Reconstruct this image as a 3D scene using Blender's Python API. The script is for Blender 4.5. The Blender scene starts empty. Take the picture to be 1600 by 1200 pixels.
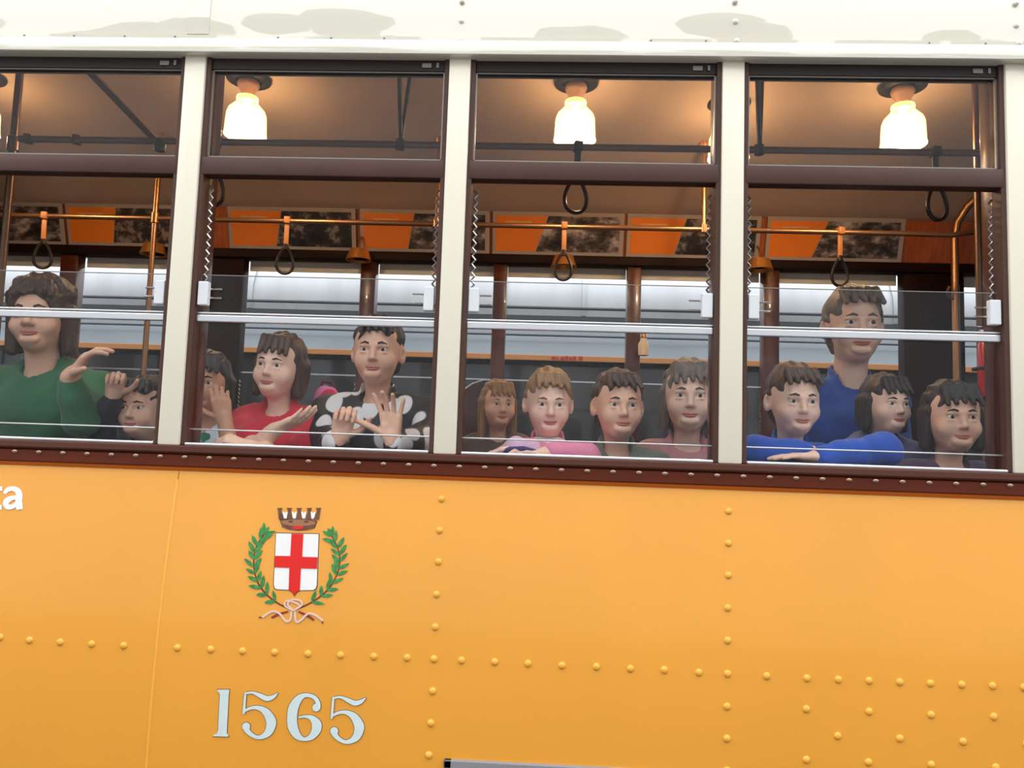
import bpy, bmesh, math, random
import numpy as np
from mathutils import Vector, Matrix
random.seed(7)
SC = bpy.context.scene
COL = SC.collection
# ------------------------------------------------------------------ camera
FPX, PIT, YAW, ROL = 1180.0, 0.0845767, -0.0459372, 0.0331163
CAM = Vector((0, -2.1, 1.62))
_f = Vector((math.sin(YAW)*math.cos(PIT), math.cos(YAW)*math.cos(PIT), math.sin(PIT)))
_r0 = Vector((math.cos(YAW), -math.sin(YAW), 0)); _u0 = _r0.cross(_f)
_r = _r0*math.cos(ROL) + _u0*math.sin(ROL); _u = -_r0*math.sin(ROL) + _u0*math.cos(ROL)
cd = bpy.data.cameras.new('camera'); cam = bpy.data.objects.new('camera', cd); COL.objects.link(cam)
cd.sensor_fit = 'HORIZONTAL'; cd.sensor_width = 36; cd.lens = 36*FPX/1600; cd.clip_start = 0.02; cd.clip_end = 200
cam.matrix_world = Matrix(((_r.x, _u.x, -_f.x, CAM.x), (_r.y, _u.y, -_f.y, CAM.y), (_r.z, _u.z, -_f.z, CAM.z), (0, 0, 0, 1)))
SC.camera = cam
def at(px, py, Y=0.0):
    v = _f*FPX + _r*(px-800) - _u*(py-600)
    return CAM + v*((Y-CAM.y)/v.y)
# ------------------------------------------------------------------ overcast sky, exposure
SKY = 3.7
w = bpy.data.worlds.new('overcast_sky'); SC.world = w; w.use_nodes = True
nt = w.node_tree; nt.nodes.clear()
out = nt.nodes.new('ShaderNodeOutputWorld'); bg = nt.nodes.new('ShaderNodeBackground')
tc = nt.nodes.new('ShaderNodeTexCoord'); sx = nt.nodes.new('ShaderNodeSeparateXYZ')
rp = nt.nodes.new('ShaderNodeValToRGB')
rp.color_ramp.elements[0].position = 0.0; rp.color_ramp.elements[0].color = (.42, .43, .44, 1)
rp.color_ramp.elements[1].position = 1.0; rp.color_ramp.elements[1].color = (1.0, 1.0, 1.0, 1)
nt.links.new(tc.outputs['Generated'], sx.inputs[0]); nt.links.new(sx.outputs['Z'], rp.inputs[0])
nt.links.new(rp.outputs[0], bg.inputs[0]); bg.inputs[1].default_value = SKY
nt.links.new(bg.outputs[0], out.inputs[0])
SC.view_settings.view_transform = 'Standard'; SC.view_settings.look = 'None'
SC.view_settings.gamma = 1; SC.view_settings.use_curve_mapping = False
SC.view_settings.exposure = 0.0

# ------------------------------------------------------------------ helpers
def S(r, g, b):
    def c(v):
        v /= 255.0
        return v/12.92 if v <= .04045 else ((v+.055)/1.055)**2.4
    return (c(r), c(g), c(b), 1)
MATS = {}
def mat(name, col, rough=.5, metal=0, coat=0, coat_r=.05, spec=.5, emit=None, es=0, noise=None, bump=None, sss=0, sheen=0):
    """noise=(scale, amount, stretch) varies colour, bump=(scale, strength)"""
    m = bpy.data.materials.new(name); m.use_nodes = True
    n = m.node_tree.nodes; l = m.node_tree.links; p = n['Principled BSDF']
    p.inputs['Base Color'].default_value = col; p.inputs['Roughness'].default_value = rough
    p.inputs['Metallic'].default_value = metal; p.inputs['Coat Weight'].default_value = coat
    p.inputs['Coat Roughness'].default_value = coat_r; p.inputs['Specular IOR Level'].default_value = spec
    if sss:
        p.inputs['Subsurface Weight'].default_value = sss; p.inputs['Subsurface Radius'].default_value = (.012, .004, .002)
        p.inputs['Subsurface Scale'].default_value = 1.0
    if sheen: p.inputs['Sheen Weight'].default_value = sheen
    if emit: p.inputs['Emission Color'].default_value = emit; p.inputs['Emission Strength'].default_value = es
    if noise or bump:
        t = n.new('ShaderNodeTexCoord'); mp = n.new('ShaderNodeMapping'); l.new(t.outputs['Object'], mp.inputs[0])
    if noise:
        nz = n.new('ShaderNodeTexNoise'); nz.inputs['Scale'].default_value = noise[0]; nz.inputs['Detail'].default_value = 4
        if len(noise) > 2: mp.inputs['Scale'].default_value = noise[2]
        l.new(mp.outputs[0], nz.inputs['Vector'])
        r = n.new('ShaderNodeValToRGB'); a = noise[1]
        r.color_ramp.elements[0].position = .3; r.color_ramp.elements[1].position = .7
        r.color_ramp.elements[0].color = tuple(max(0, c*(1-a)) for c in col[:3])+(1,)
        r.color_ramp.elements[1].color = tuple(min(1, c*(1+a)) for c in col[:3])+(1,)
        l.new(nz.outputs['Fac'], r.inputs[0]); l.new(r.outputs[0], p.inputs['Base Color'])
    if bump:
        nb = n.new('ShaderNodeTexNoise'); nb.inputs['Scale'].default_value = bump[0]; nb.inputs['Detail'].default_value = 3
        l.new(mp.outputs[0], nb.inputs['Vector'])
        b = n.new('ShaderNodeBump'); b.inputs['Strength'].default_value = bump[1]; b.inputs['Distance'].default_value = .01
        l.new(nb.outputs['Fac'], b.inputs['Height']); l.new(b.outputs[0], p.inputs['Normal'])
    MATS[name] = m
    return m
def glass_mat(name, tint, f0):
    """thin window glass: straight-through transmission plus mirror reflection growing with angle"""
    m = bpy.data.materials.new(name); m.use_nodes = True; n = m.node_tree.nodes; l = m.node_tree.links; n.clear()
    o = n.new('ShaderNodeOutputMaterial'); mx = n.new('ShaderNodeMixShader'); tr = n.new('ShaderNodeBsdfTransparent')
    gl = n.new('ShaderNodeBsdfGlossy'); gl.inputs['Roughness'].default_value = .01
    tr.inputs[0].default_value = tint
    lw = n.new('ShaderNodeLayerWeight'); lw.inputs[0].default_value = .5
    pw = n.new('ShaderNodeMath'); pw.operation = 'POWER'; pw.inputs[1].default_value = 4
    ma = n.new('ShaderNodeMath'); ma.operation = 'MULTIPLY_ADD'; ma.inputs[1].default_value = .9; ma.inputs[2].default_value = f0
    l.new(lw.outputs['Facing'], pw.inputs[0]); l.new(pw.outputs[0], ma.inputs[0]); l.new(ma.outputs[0], mx.inputs[0])
    l.new(tr.outputs[0], mx.inputs[1]); l.new(gl.outputs[0], mx.inputs[2]); l.new(mx.outputs[0], o.inputs[0])
    MATS[name] = m
def ramp_mat(name, scale, stops, rough=.6, detail=6, kind='noise', stretch=(1, 1, 1), thr=None):
    m = bpy.data.materials.new(name); m.use_nodes = True; n = m.node_tree.nodes; l = m.node_tree.links; p = n['Principled BSDF']
    t = n.new('ShaderNodeTexCoord'); mp = n.new('ShaderNodeMapping'); mp.inputs['Scale'].default_value = stretch
    l.new(t.outputs['Object'], mp.inputs[0])
    if kind == 'noise':
        x = n.new('ShaderNodeTexNoise'); x.inputs['Scale'].default_value = scale; x.inputs['Detail'].default_value = detail; o = x.outputs['Fac']
        x.inputs['Roughness'].default_value = .65
    else:
        x = n.new('ShaderNodeTexVoronoi'); x.inputs['Scale'].default_value = scale; o = x.outputs['Distance']
    l.new(mp.outputs[0], x.inputs['Vector'])
    r = n.new('ShaderNodeValToRGB'); l.new(o, r.inputs[0]); l.new(r.outputs[0], p.inputs['Base Color'])
    cr = r.color_ramp
    while len(cr.elements) < len(stops): cr.elements.new(.5)
    for e, (pos, c) in zip(cr.elements, stops): e.position = pos; e.color = c
    p.inputs['Roughness'].default_value = rough
    MATS[name] = m
    return m

mat('yellow', S(230, 157, 48), .38, coat=.7, coat_r=.12, noise=(2.2, .035), bump=(1.6, .03))
mat('yellow_ridge', S(240, 172, 60), .4, coat=.3, coat_r=.12)
mat('cream', S(236, 230, 210), .35, coat=.4, coat_r=.08)
mat('cornice', S(217, 213, 198), .3, coat=1.0, coat_r=.015).node_tree.nodes['Principled BSDF'].inputs['Coat IOR'].default_value = 1.75
mat('edge_orange', S(214, 110, 24), .5)
mat('belt', S(92, 36, 14), .45, spec=.25, noise=(5, .1))
mat('belt_top', S(78, 42, 30), .5, spec=.25); mat('screw_metal', S(170, 140, 120), .25, metal=.8)
mat('frame', S(78, 52, 44), .45, spec=.3, noise=(8, .1))
mat('frame_shaded', S(40, 30, 26), .5)  # frame brown with the shade of the header recess put into it
mat('alu', S(214, 216, 218), .3, metal=.85)
mat('gasket', S(150, 146, 140), .35, metal=.5)
mat('ratchet', S(205, 205, 205), .25, metal=.9)
mat('latch', S(222, 226, 230), .35)
mat('chrome', S(225, 225, 225), .15, metal=1)
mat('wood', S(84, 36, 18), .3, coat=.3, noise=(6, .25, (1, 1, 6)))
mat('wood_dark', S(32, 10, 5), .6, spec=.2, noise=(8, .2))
mat('wood_panel', S(176, 92, 40), .4, noise=(10, .2, (6, 1, 1)))
mat('ceiling', S(196, 182, 174), .35, noise=(3, .05))
mat('floor', S(96, 74, 58), .6)
mat('brass', S(176, 134, 96), .36, metal=.9)
mat('brass_lamp', S(214, 150, 76), .3, metal=.7)
mat('bronze', S(120, 96, 80), .35, metal=.8)
mat('iron', S(30, 27, 26), .45)
mat('loop', S(34, 24, 20), .35)
mat('leather', S(196, 128, 64), .5)
mat('socket', S(216, 178, 156), .4)
mat('shade_rim', S(255, 240, 215), .2, emit=(1.0, .80, .52, 1), es=2.6)
def shade_mat():
    m = mat('shade', S(255, 232, 190), .15, emit=(1.0, .70, .34, 1), es=1.1); n = m.node_tree.nodes; l = m.node_tree.links
    mx = n.new('ShaderNodeMixShader'); tr = n.new('ShaderNodeBsdfTransparent'); tr.inputs[0].default_value = (1, .9, .7, 1); mx.inputs[0].default_value = .5
    l.new(tr.outputs[0], mx.inputs[1]); l.new(n['Principled BSDF'].outputs[0], mx.inputs[2]); l.new(mx.outputs[0], n['Material Output'].inputs[0])
shade_mat()
mat('bulb', S(255, 240, 215), .2, emit=(1.0, .80, .56, 1), es=80)
mat('orange_print', S(240, 134, 26), .4)
mat('poster_border', S(176, 166, 160), .35)
mat('caption', S(238, 190, 130), .5)
ramp_mat('photo_print', 9, [(.36, S(22, 18, 18)), (.47, S(66, 58, 55)), (.55, S(126, 116, 112)), (.64, S(196, 186, 180))], .35, detail=5, stretch=(1, 1, 1.6))
ramp_mat('photo_print_dark', 12, [(.38, S(16, 13, 13)), (.52, S(52, 44, 42)), (.62, S(150, 140, 135)), (.7, S(70, 64, 60))], .35)
mat('white_print', S(232, 238, 240), .4)
mat('digit', S(206, 220, 220), .35, noise=(20, .06))
mat('digit_edge', S(112, 88, 60), .5)
mat('crest_red', S(216, 22, 10), .4); mat('crest_white', S(232, 232, 230), .4); mat('crest_line', S(70, 50, 44), .5)
mat('crown', S(104, 64, 44), .45, noise=(60, .3)); mat('crown_tan', S(150, 104, 72), .45)
mat('leaf', S(52, 132, 66), .45, noise=(90, .35)); mat('stem', S(110, 44, 26), .5)
mat('ribbon', S(222, 190, 176), .45); mat('ribbon_red', S(140, 44, 30), .5)
mat('grey_frame', S(136, 134, 138), .45); mat('maroon', S(66, 24, 22), .5)
glass_mat('glass', (.95, .95, .95, 1), .026)
glass_mat('glass_low', (.94, .95, .96, 1), .017)
mat('tram_silver', S(176, 180, 184), .38, metal=.25, noise=(2.5, .08, (3, 1, .6)))
mat('tram_grey', S(132, 142, 150), .4, coat=.3)
mat('tram_orange', S(176, 118, 66), .45); mat('tram_window', S(46, 44, 42), .15)
mat('tram_dark', S(54, 56, 60), .5); mat('tram_red', S(170, 36, 36), .5)
mat('facade_unseen', S(206, 208, 212), .9, noise=(.6, .08)); mat('asphalt', S(74, 73, 72), .9, noise=(12, .15)); mat('leaves_far', S(70, 86, 52), .9, noise=(3, .3)); mat('bark', S(78, 62, 50), .9)
mat('extinguisher', S(196, 26, 30), .3, coat=.5)
mat('cream_plastic', S(236, 214, 176), .4)

class MB:
    def __init__(s): s.bm = bmesh.new()
    def box(s, x0, x1, y0, y1, z0, z1, bev=0):
        b = bmesh.new(); bmesh.ops.create_cube(b, size=1)
        for v in b.verts:
            v.co = Vector(((x0+x1)/2+v.co.x*(x1-x0), (y0+y1)/2+v.co.y*(y1-y0), (z0+z1)/2+v.co.z*(z1-z0)))
        if bev: bmesh.ops.bevel(b, geom=list(b.edges), offset=bev, segments=2, affect='EDGES', profile=.5)
        return s.join(b)
    def join(s, b):
        me = bpy.data.meshes.new('t'); b.to_mesh(me); b.free(); s.bm.from_mesh(me); bpy.data.meshes.remove(me); return s
    def poly(s, pts, normal, d):
        """flat outline (list of points) thickened by d along normal"""
        b = bmesh.new(); n = Vector(normal).normalized()*d
        A = [b.verts.new(Vector(p)) for p in pts]; B = [b.verts.new(Vector(p)+n) for p in pts]
        b.faces.new(A); b.faces.new(B[::-1])
        for i in range(len(A)):
            j = (i+1) % len(A); b.faces.new((A[i], B[i], B[j], A[j]))
        bmesh.ops.recalc_face_normals(b, faces=list(b.faces)); return s.join(b)
    def prism(s, prof, x0, x1, closed=True):
        b = bmesh.new()
        A = [b.verts.new((x0, y, z)) for y, z in prof]; B = [b.verts.new((x1, y, z)) for y, z in prof]
        k = len(prof)
        for i in range(k if closed else k-1):
            j = (i+1) % k; b.faces.new((A[i], A[j], B[j], B[i]))
        if closed: b.faces.new(A[::-1]); b.faces.new(B)
        bmesh.ops.recalc_face_normals(b, faces=list(b.faces)); return s.join(b)
    def tube(s, pts, r, seg=10, closed=False):
        P = [Vector(p) for p in pts]; k = len(P)
        R = r if isinstance(r, (list, tuple)) else [r]*k
        b = bmesh.new(); rings = []; up = None
        for i in range(k):
            if closed: t = P[(i+1) % k]-P[i-1]
            else: t = P[min(i+1, k-1)]-P[max(i-1, 0)]
            t.normalize()
            if up is None: up = t.orthogonal()
            up = (up - t*up.dot(t)).normalized(); sd = t.cross(up)
            rings.append([b.verts.new(P[i]+(up*math.cos(a)+sd*math.sin(a))*R[i]) for a in [2*math.pi*j/seg for j in range(seg)]])
        for i in range(k if closed else k-1):
            A, B = rings[i], rings[(i+1) % k]
            off = 0
            if closed and i == k-1:
                off = min(range(seg), key=lambda o: (A[0].co-B[o].co).length)
            for j in range(seg):
                b.faces.new((A[j], A[(j+1) % seg], B[(j+1+off) % seg], B[(j+off) % seg]))
        if not closed: b.faces.new(rings[0][::-1]); b.faces.new(rings[-1])
        bmesh.ops.recalc_face_normals(b, faces=list(b.faces)); return s.join(b)
    def lathe(s, prof, c=(0, 0, 0), seg=24, axis='Z', closed=False):
        b = bmesh.new(); rings = []; c = Vector(c)
        for r, z in prof:
            ring = []
            for j in range(seg):
                a = 2*math.pi*j/seg; q = (max(r, 1e-5)*math.cos(a), max(r, 1e-5)*math.sin(a), z)
                if axis == 'Y': q = (q[0], q[2], q[1])
                ring.append(b.verts.new(c+Vector(q)))
            rings.append(ring)
        for A, B in zip(rings, rings[1:]):
            for j in range(seg): b.faces.new((A[j], A[(j+1) % seg], B[(j+1) % seg], B[j]))
        bmesh.ops.remove_doubles(b, verts=list(b.verts), dist=1e-5)
        bmesh.ops.recalc_face_normals(b, faces=list(b.faces)); return s.join(b)
    def sphere(s, c, r, seg=12, sc=(1, 1, 1)):
        b = bmesh.new(); bmesh.ops.create_uvsphere(b, u_segments=seg, v_segments=max(6, seg//2+2), radius=r)
        for v in b.verts: v.co = Vector((v.co.x*sc[0], v.co.y*sc[1], v.co.z*sc[2]))+Vector(c)
        return s.join(b)
    def mesh(s, name, m, smooth=False):
        me = bpy.data.meshes.new(name); s.bm.to_mesh(me); s.bm.free(); me.materials.append(MATS[m])
        if smooth:
            me.shade_smooth()
            try: me.set_sharp_from_angle(angle=math.radians(40))
            except Exception: pass
        return me
    def build(s, name, m, parent=None, smooth=False, world=True):
        return put(name, s.mesh(name, m, smooth), parent, world)
def put(name, me, parent=None, world=True, loc=None):
    o = bpy.data.objects.new(name, me); COL.objects.link(o)
    if parent:
        o.parent = parent
        if world and parent.type == 'EMPTY' and parent.parent is None:
            o.matrix_parent_inverse = Matrix.Translation(-parent.location)
    if loc is not None: o.location = loc
    return o
def tag(o, label=None, cat=None, group=None, kind=None):
    if label: o['label'] = label
    if cat: o['category'] = cat
    if group: o['group'] = group
    if kind: o['kind'] = kind
    return o
def thing(name, loc, label, cat, group=None):
    e = bpy.data.objects.new(name, None); COL.objects.link(e); e.location = Vector(loc); e.empty_display_size = .05
    return tag(e, label, cat, group)
def group_part(name, parent):
    """an empty part (at the tram's own origin) that holds sub-parts"""
    e = bpy.data.objects.new(name, None); COL.objects.link(e); e.parent = parent; e.empty_display_size = .05
    return e
def dup(root, loc, label, group=None):
    r = root.copy(); COL.objects.link(r); r.location = Vector(loc); r['label'] = label
    if group: r['group'] = group
    for ch in list(root.children):
        c = ch.copy(); COL.objects.link(c); c.parent = r
        for g in list(ch.children):
            d = g.copy(); COL.objects.link(d); d.parent = c
    return r

# ------------------------------------------------------------------ ground and unseen far side of the street
m = MB(); m.box(-40, 40, -40, 40, -.05, 0); g = m.build('street_ground', 'asphalt'); tag(g, kind='structure')
def crown_mesh(seed, wdt, h):
    rnd = random.Random(seed); mb = MB()
    for k in range(16):
        a = rnd.uniform(0, 6.28); q = rnd.uniform(0, .75)
        z = rnd.uniform(.3, .92)
        b = bmesh.new(); bmesh.ops.create_icosphere(b, subdivisions=2, radius=wdt*rnd.uniform(.3, .48))
        for v in b.verts: v.co = v.co*rnd.uniform(.92, 1.08)+Vector((math.cos(a)*q*wdt, math.sin(a)*q*wdt*.8, 0))+Vector((0, 0, h*z))
        mb.join(b)
    return mb
b = MB(); b.box(-36, 36, -17.2, -16, 0, 11.0); tag(b.build('wall_unseen', 'facade_unseen'), kind='structure')  # unseen building, added for even window reflections and frontal daylight
for k in range(7):
    tx = -19.5+6.2*k+random.Random(k+5).uniform(-.4, .4)
    h = random.Random(k+40).uniform(17.6, 19.2); wd = random.Random(k+80).uniform(2.75, 3.05)
    e = thing('street_tree', (tx, -20.2, 0), 'leafy tree behind the unseen street wall, seen only reflected in the glossy cornice', 'tree', 'trees across the street')
    crown_mesh(k, wd, h).build('crown', 'leaves_far', e, world=False)
    t = MB(); t.lathe([(.2, 0), (.15, h*.5)], seg=10); t.build('trunk', 'bark', e, world=False)

# ------------------------------------------------------------------ the tram (one thing, many parts)
TRAM = thing('tram', (0, 0, 0), 'vintage yellow tram with cream window posts, brown belt rail and fleet number 1565', 'tram')
X0, PITCH, PW = -1.097, .787, .063          # near side window posts: left edge, spacing, width
KS = range(-3, 7); XA, XB = X0-3*PITCH, X0+6*PITCH+PW
def post_x(k): return X0+k*PITCH
# side panels (outward bulge added so their tops catch more sky) with rivets
def skin_y(z):
    t = min(1, max(0, (1.53-z)/.72)); return -.002-.068*(1-(1-t)**2)
XJ = at(266, 950).x
def panel(x0, x1):
    prof = [(skin_y(z), z) for z in np.linspace(1.531, .45, 22)]
    prof += [(y+.02, z) for y, z in prof[::-1]]
    return MB().prism(prof, x0, x1).build('side_panel', 'yellow', TRAM, smooth=True)
PL = panel(XA-.3, XJ-.001); PR = panel(XJ+.001, XB+.3)
rd = MB(); rd.tube([(XJ, skin_y(z)+.0015, z) for z in np.linspace(1.50, .45, 18)], .0042, 8); rd.build('panel_joint', 'yellow_ridge', TRAM, smooth=True)
rb = bmesh.new(); bmesh.ops.create_uvsphere(rb, u_segments=12, v_segments=8, radius=.0098)
for v in rb.verts: v.co = Vector((v.co.x, v.co.y*.62, v.co.z))
bmesh.ops.delete(rb, geom=[v for v in rb.verts if v.co.y > .0025], context='VERTS')
RIV = bpy.data.meshes.new('rivet'); rb.to_mesh(RIV); rb.free(); RIV.materials.append(MATS['yellow_ridge']); RIV.shade_smooth()
riv = [(0, 996), (46, 1000.5), (94, 1003.5), (143, 1006.5), (193, 1009), (277, 1012.5), (329, 1015), (379, 1017.5), (429, 1019.5), (481, 1022),
       (532, 1024), (584, 1026), (636, 1028), (678, 1030), (721, 1032), (773, 1034.5), (825, 1037), (878, 1040), (932, 1042), (985, 1045), (1038, 1047),
       (1092, 1051), (1137, 1053), (1198, 1056.5), (1261, 1060), (1310, 1062), (1358, 1064), (1406, 1066), (1454, 1068), (1503, 1070), (1551, 1072),
       (1600, 1074.5), (1649, 1077), (-48, 997.5), (-96, 994.5),
       (690, 780), (687, 829), (685, 878), (682, 929), (680, 980), (676, 1080), (673, 1130), (670, 1180),
       (1138, 799), (1138, 849), (1138, 899), (1137, 950), (1137, 1001), (1136, 1104), (1136, 1154), (1136, 1204),
       (1260, 1108), (1358, 1112), (1455, 1117), (1553, 1120), (1309, 1150), (1406, 1154), (1505, 1159), (1260, 1187), (1357, 1191), (1455, 1195), (1556, 1199), (1604, 1163)]
for px, py in riv:
    p = at(px, py, -.02); p = at(px, py, skin_y(p.z)); p.y = skin_y(p.z)
    put('rivet', RIV, PL if p.x < XJ else PR, loc=p)
# belt rail with screws, aluminium sill
b = MB(); b.prism([(-.012, 1.536), (-.014, 1.540), (-.014, 1.570), (-.010, 1.574), (.02, 1.574), (.02, 1.536)], XA-.3, XB+.3)
BELT = b.build('belt_rail', 'belt', TRAM)
MB().prism([(-.013, 1.536), (-.005, 1.526), (.004, 1.526), (.004, 1.536)], XA-.3, XB+.3).build('belt_edge', 'edge_orange', TRAM)
b = MB(); b.prism([(-.020, 1.576), (-.022, 1.580), (-.020, 1.594), (-.016, 1.597), (.03, 1.598), (.03, 1.574), (-.016, 1.574)], XA-.3, XB+.3)
b.build('drip_sill', 'belt_top', TRAM)
sb = MB(); sb.sphere((0, 0, 0), .0085, 10, (1, .5, .75)); SCR = sb.mesh('screw', 'screw_metal', True)
x = at(23, 708, -.014).x - .0703*26
while x < XB+.25:
    put('screw', SCR, BELT, loc=(x, -.0145, 1.5645)); x += .0703
# posts
for k in KS:
    x = post_x(k); b = MB(); b.box(x, x+PW, 0, .055, 1.597, 2.80, .004); b.build('window_post', 'cream', TRAM, smooth=True)
    b = MB(); b.box(x-.008, x+PW+.008, .056, .12, 1.3, 2.86, .004); b.build('inner_post', 'wood', TRAM, smooth=True)
# cornice and roof
prof = [(.05, 2.748), (-.018, 2.743), (-.024, 2.746), (-.026, 2.780), (-.022, 2.787), (-.012, 2.791), (-.012, 2.803), (-.006, 2.806),
        (-.005, 2.86), (-.001, 2.92), (.006, 2.98), (.03, 3.06), (.09, 3.15), (.22, 3.24), (.6, 3.36), (1.14, 3.42), (1.68, 3.36), (2.06, 3.24),
        (2.19, 3.15), (2.25, 3.06), (2.29, 2.92), (2.29, 2.70), (2.325, 2.70), (2.325, 2.92), (2.28, 3.08), (2.2, 3.19), (2.07, 3.28), (1.69, 3.40), (1.14, 3.46), (.59, 3.40)]
out_prof = [(.05, 2.748), (-.018, 2.743), (-.024, 2.746), (-.026, 2.780), (-.022, 2.787), (-.012, 2.791), (-.012, 2.803), (-.006, 2.806),
            (-.005, 2.86), (-.001, 2.92), (.006, 2.98), (.03, 3.06), (.09, 3.15), (.22, 3.25), (.6, 3.37), (1.14, 3.43), (1.68, 3.37), (2.08, 3.25),
            (2.21, 3.15), (2.28, 3.06), (2.31, 2.98), (2.32, 2.92), (2.33, 2.80), (2.36, 2.78), (2.36, 2.70), (2.30, 2.70)]
in_prof = [(2.27, 2.70), (2.27, 2.90), (2.25, 3.04), (2.16, 3.13), (2.05, 3.19), (1.68, 3.31), (1.14, 3.37), (.6, 3.31), (.26, 3.19), (.13, 3.10), (.06, 3.0), (.055, 2.80), (.055, 2.748)]
MB().prism(out_prof+in_prof, XA-.3, XB+.3).build('cornice', 'cornice', TRAM, smooth=True)
xs0, xs1 = at(296, 30).x, at(329, 30).x
MB().prism([(-.0085, 2.808), (-.0075, 2.86), (-.0035, 2.92), (.0035, 2.98), (.02, 2.98), (.02, 2.808)], xs0, xs1).build('cornice_strip', 'cornice', TRAM)
sb = MB(); sb.sphere((0, 0, 0), .008, 10, (1, .6, 1)); SC2 = sb.mesh('cornice_screw', 'cornice', True)
for px, py in ((722, 2), (721, 33), (721, 65), (1149, 2), (1149, 34), (1150, 66), (1588, 5), (1588, 40), (1590, 70)):
    p = at(px, py, -.005); put('cornice_screw', SC2, TRAM, loc=(p.x, -.006 if py < 50 else -.013, p.z))
sb = MB(); sb.sphere((0, 0, 0), .003, 8, (1, .6, 1)); SC3 = sb.mesh('cornice_pin', 'grey_frame', True)
for px in (37, 115, 194, 273, 434, 517, 600, 1017, 1103, 1452, 1540):
    p = at(px, 66, -.012); put('cornice_pin', SC3, TRAM, loc=(p.x, -.0125, 2.797))
# inner wall below the windows, inner header, floor
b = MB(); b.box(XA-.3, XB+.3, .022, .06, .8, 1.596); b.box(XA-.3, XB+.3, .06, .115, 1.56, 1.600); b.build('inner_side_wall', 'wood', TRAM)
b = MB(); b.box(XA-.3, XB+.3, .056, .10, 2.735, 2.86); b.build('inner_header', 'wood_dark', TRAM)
b = MB(); b.box(XA-.3, XB+.3, .03, 2.30, .74, .80); b.build('tram_floor', 'floor', TRAM)
# ceiling
cp = [(.06, 2.86), (.10, 2.97), (.2, 3.06), (.4, 3.14), (.7, 3.205), (1.14, 3.25), (1.58, 3.205), (1.84, 3.14), (2.0, 3.08), (2.10, 3.02), (2.16, 2.985), (2.19, 2.98)]
MB().prism(cp+[(y, z+.012) for y, z in cp[::-1]], XA-.3, XB+.3).build('ceiling_lining', 'ceiling', TRAM, smooth=True)
b = MB(); b.tube([(XA, 1.10, 3.246), (XB, 1.10, 3.246)], .0028, 6); b.build('ceiling_seam', 'iron', TRAM)

for xe_ in (XA-.3, XB+.27):
    b = MB(); b.box(xe_, xe_+.03, .03, 2.30, .78, 3.40); b.build('end_wall', 'wood', TRAM)
# near windows
def near_window(k, detail):
    xl, xr = post_x(k)+PW, post_x(k+1)
    W = group_part('window', TRAM)
    b = MB(); j = .014
    for jx in (xl, xr-j): b = MB(); b.box(jx, jx+j, .008, .056, 1.598, 2.757, .002); b.build('jamb', 'frame', W)
    b = MB(); b.box(xl+j, xr-j, .016, .056, 2.712, 2.757, .002); b.build('header', 'frame_shaded', W)
    b = MB(); b.box(xl+j*.4, xr-j*.4, .006, .05, 2.388, 2.442, .004); b.build('transom', 'frame', W, smooth=True)
    x0, x1, z0, z1 = xl+j, xr-j, 2.442, 2.712
    b = MB(); b.box(x0, x1, .028, .031, z0, z1); b.build('upper_pane', 'glass', W)
    t = .0045; b = MB()
    b.box(x0, x1, .020, .028, z0, z0+t+.002); b.box(x0, x0+t, .020, .028, z0, z1); b.box(x1-t, x1, .020, .028, z0, z1); b.box(x0, x1, .020, .028, z1-t*.6, z1)
    b.build('gasket', 'gasket', W)
    zt, zb = 2.094, 1.955
    b = MB(); b.box(x0+.002, x1-.002, .034, .038, 1.604, zt); b.build('lower_pane', 'glass_low', W)
    b = MB(); b.box(x0+.002, x1-.002, .0335, .0385, zt, zt+.0018); b.build('pane_edge', 'gasket', W)
    b = MB(); b.box(x0, x1, .022, .034, zb, zb+.021, .003); b.box(x0, x1, .026, .034, zb+.024, zb+.029, .001); b.build('sash_bar', 'alu', W)
    b = MB(); b.tube([(x0, .030, 1.644), (x1, .030, 1.644)], .0022, 6); b.build('sash_rail', 'alu', W)
    b = MB(); b.box(x0, x1, .004, .034, 1.597, 1.606, .003); b.build('sill_strip', 'alu', W)
    for s, xx in ((1, x0), (-1, x1)):
        b = MB(); xa, xb = sorted((xx+s*.004, xx+s*.034)); b.box(xa, xb, .012, .033, 2.002, 2.072, .003); L = b.build('latch', 'latch', W)
        for dz in (2.026, 2.052): b = MB(); b.tube([(xx+s*.034, .028, dz), (xx+s*.068, .028, dz)], .0028, 6); b.build('latch_prong', 'chrome', W)
        # zigzag ratchet strip
        pts = []; n = 24
        for i in range(n+1): pts.append((xx+s*(.006+.010*(i % 2)), .044, 2.075+(2.365-2.075)*i/n))
        b = MB(); b.tube(pts, .0035, 5); b.build('ratchet_strip', 'ratchet', W)
    b = MB(); b.box(xr-.082, xr-.054, .0125, .016, 2.722, 2.736, .001); b.box(xr-.040, xr-.032, .0125, .016, 2.722, 2.738, .001); b.build('maker_plate', 'gasket', W)
for k in range(-3, 6): near_window(k, True)

# lower grey framed opening in the panel
p = at(693, 1187, -.078); x0 = p.x; z1 = p.z; x1 = at(1192, 1205, -.078).x
b = MB()
b.box(x0, x1, -.080, -.060, z1-.022, z1, .003); b.box(x0, x0+.022, -.080, -.060, .5, z1, .003); b.box(x1-.022, x1, -.080, -.060, .5, z1, .003)
A = b.build('vent_frame', 'grey_frame', TRAM)
b = MB(); b.box(x0+.02, x1-.02, -.0745, -.0715, .5, z1-.02); b.build('vent_panel', 'maroon', TRAM)

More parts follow.
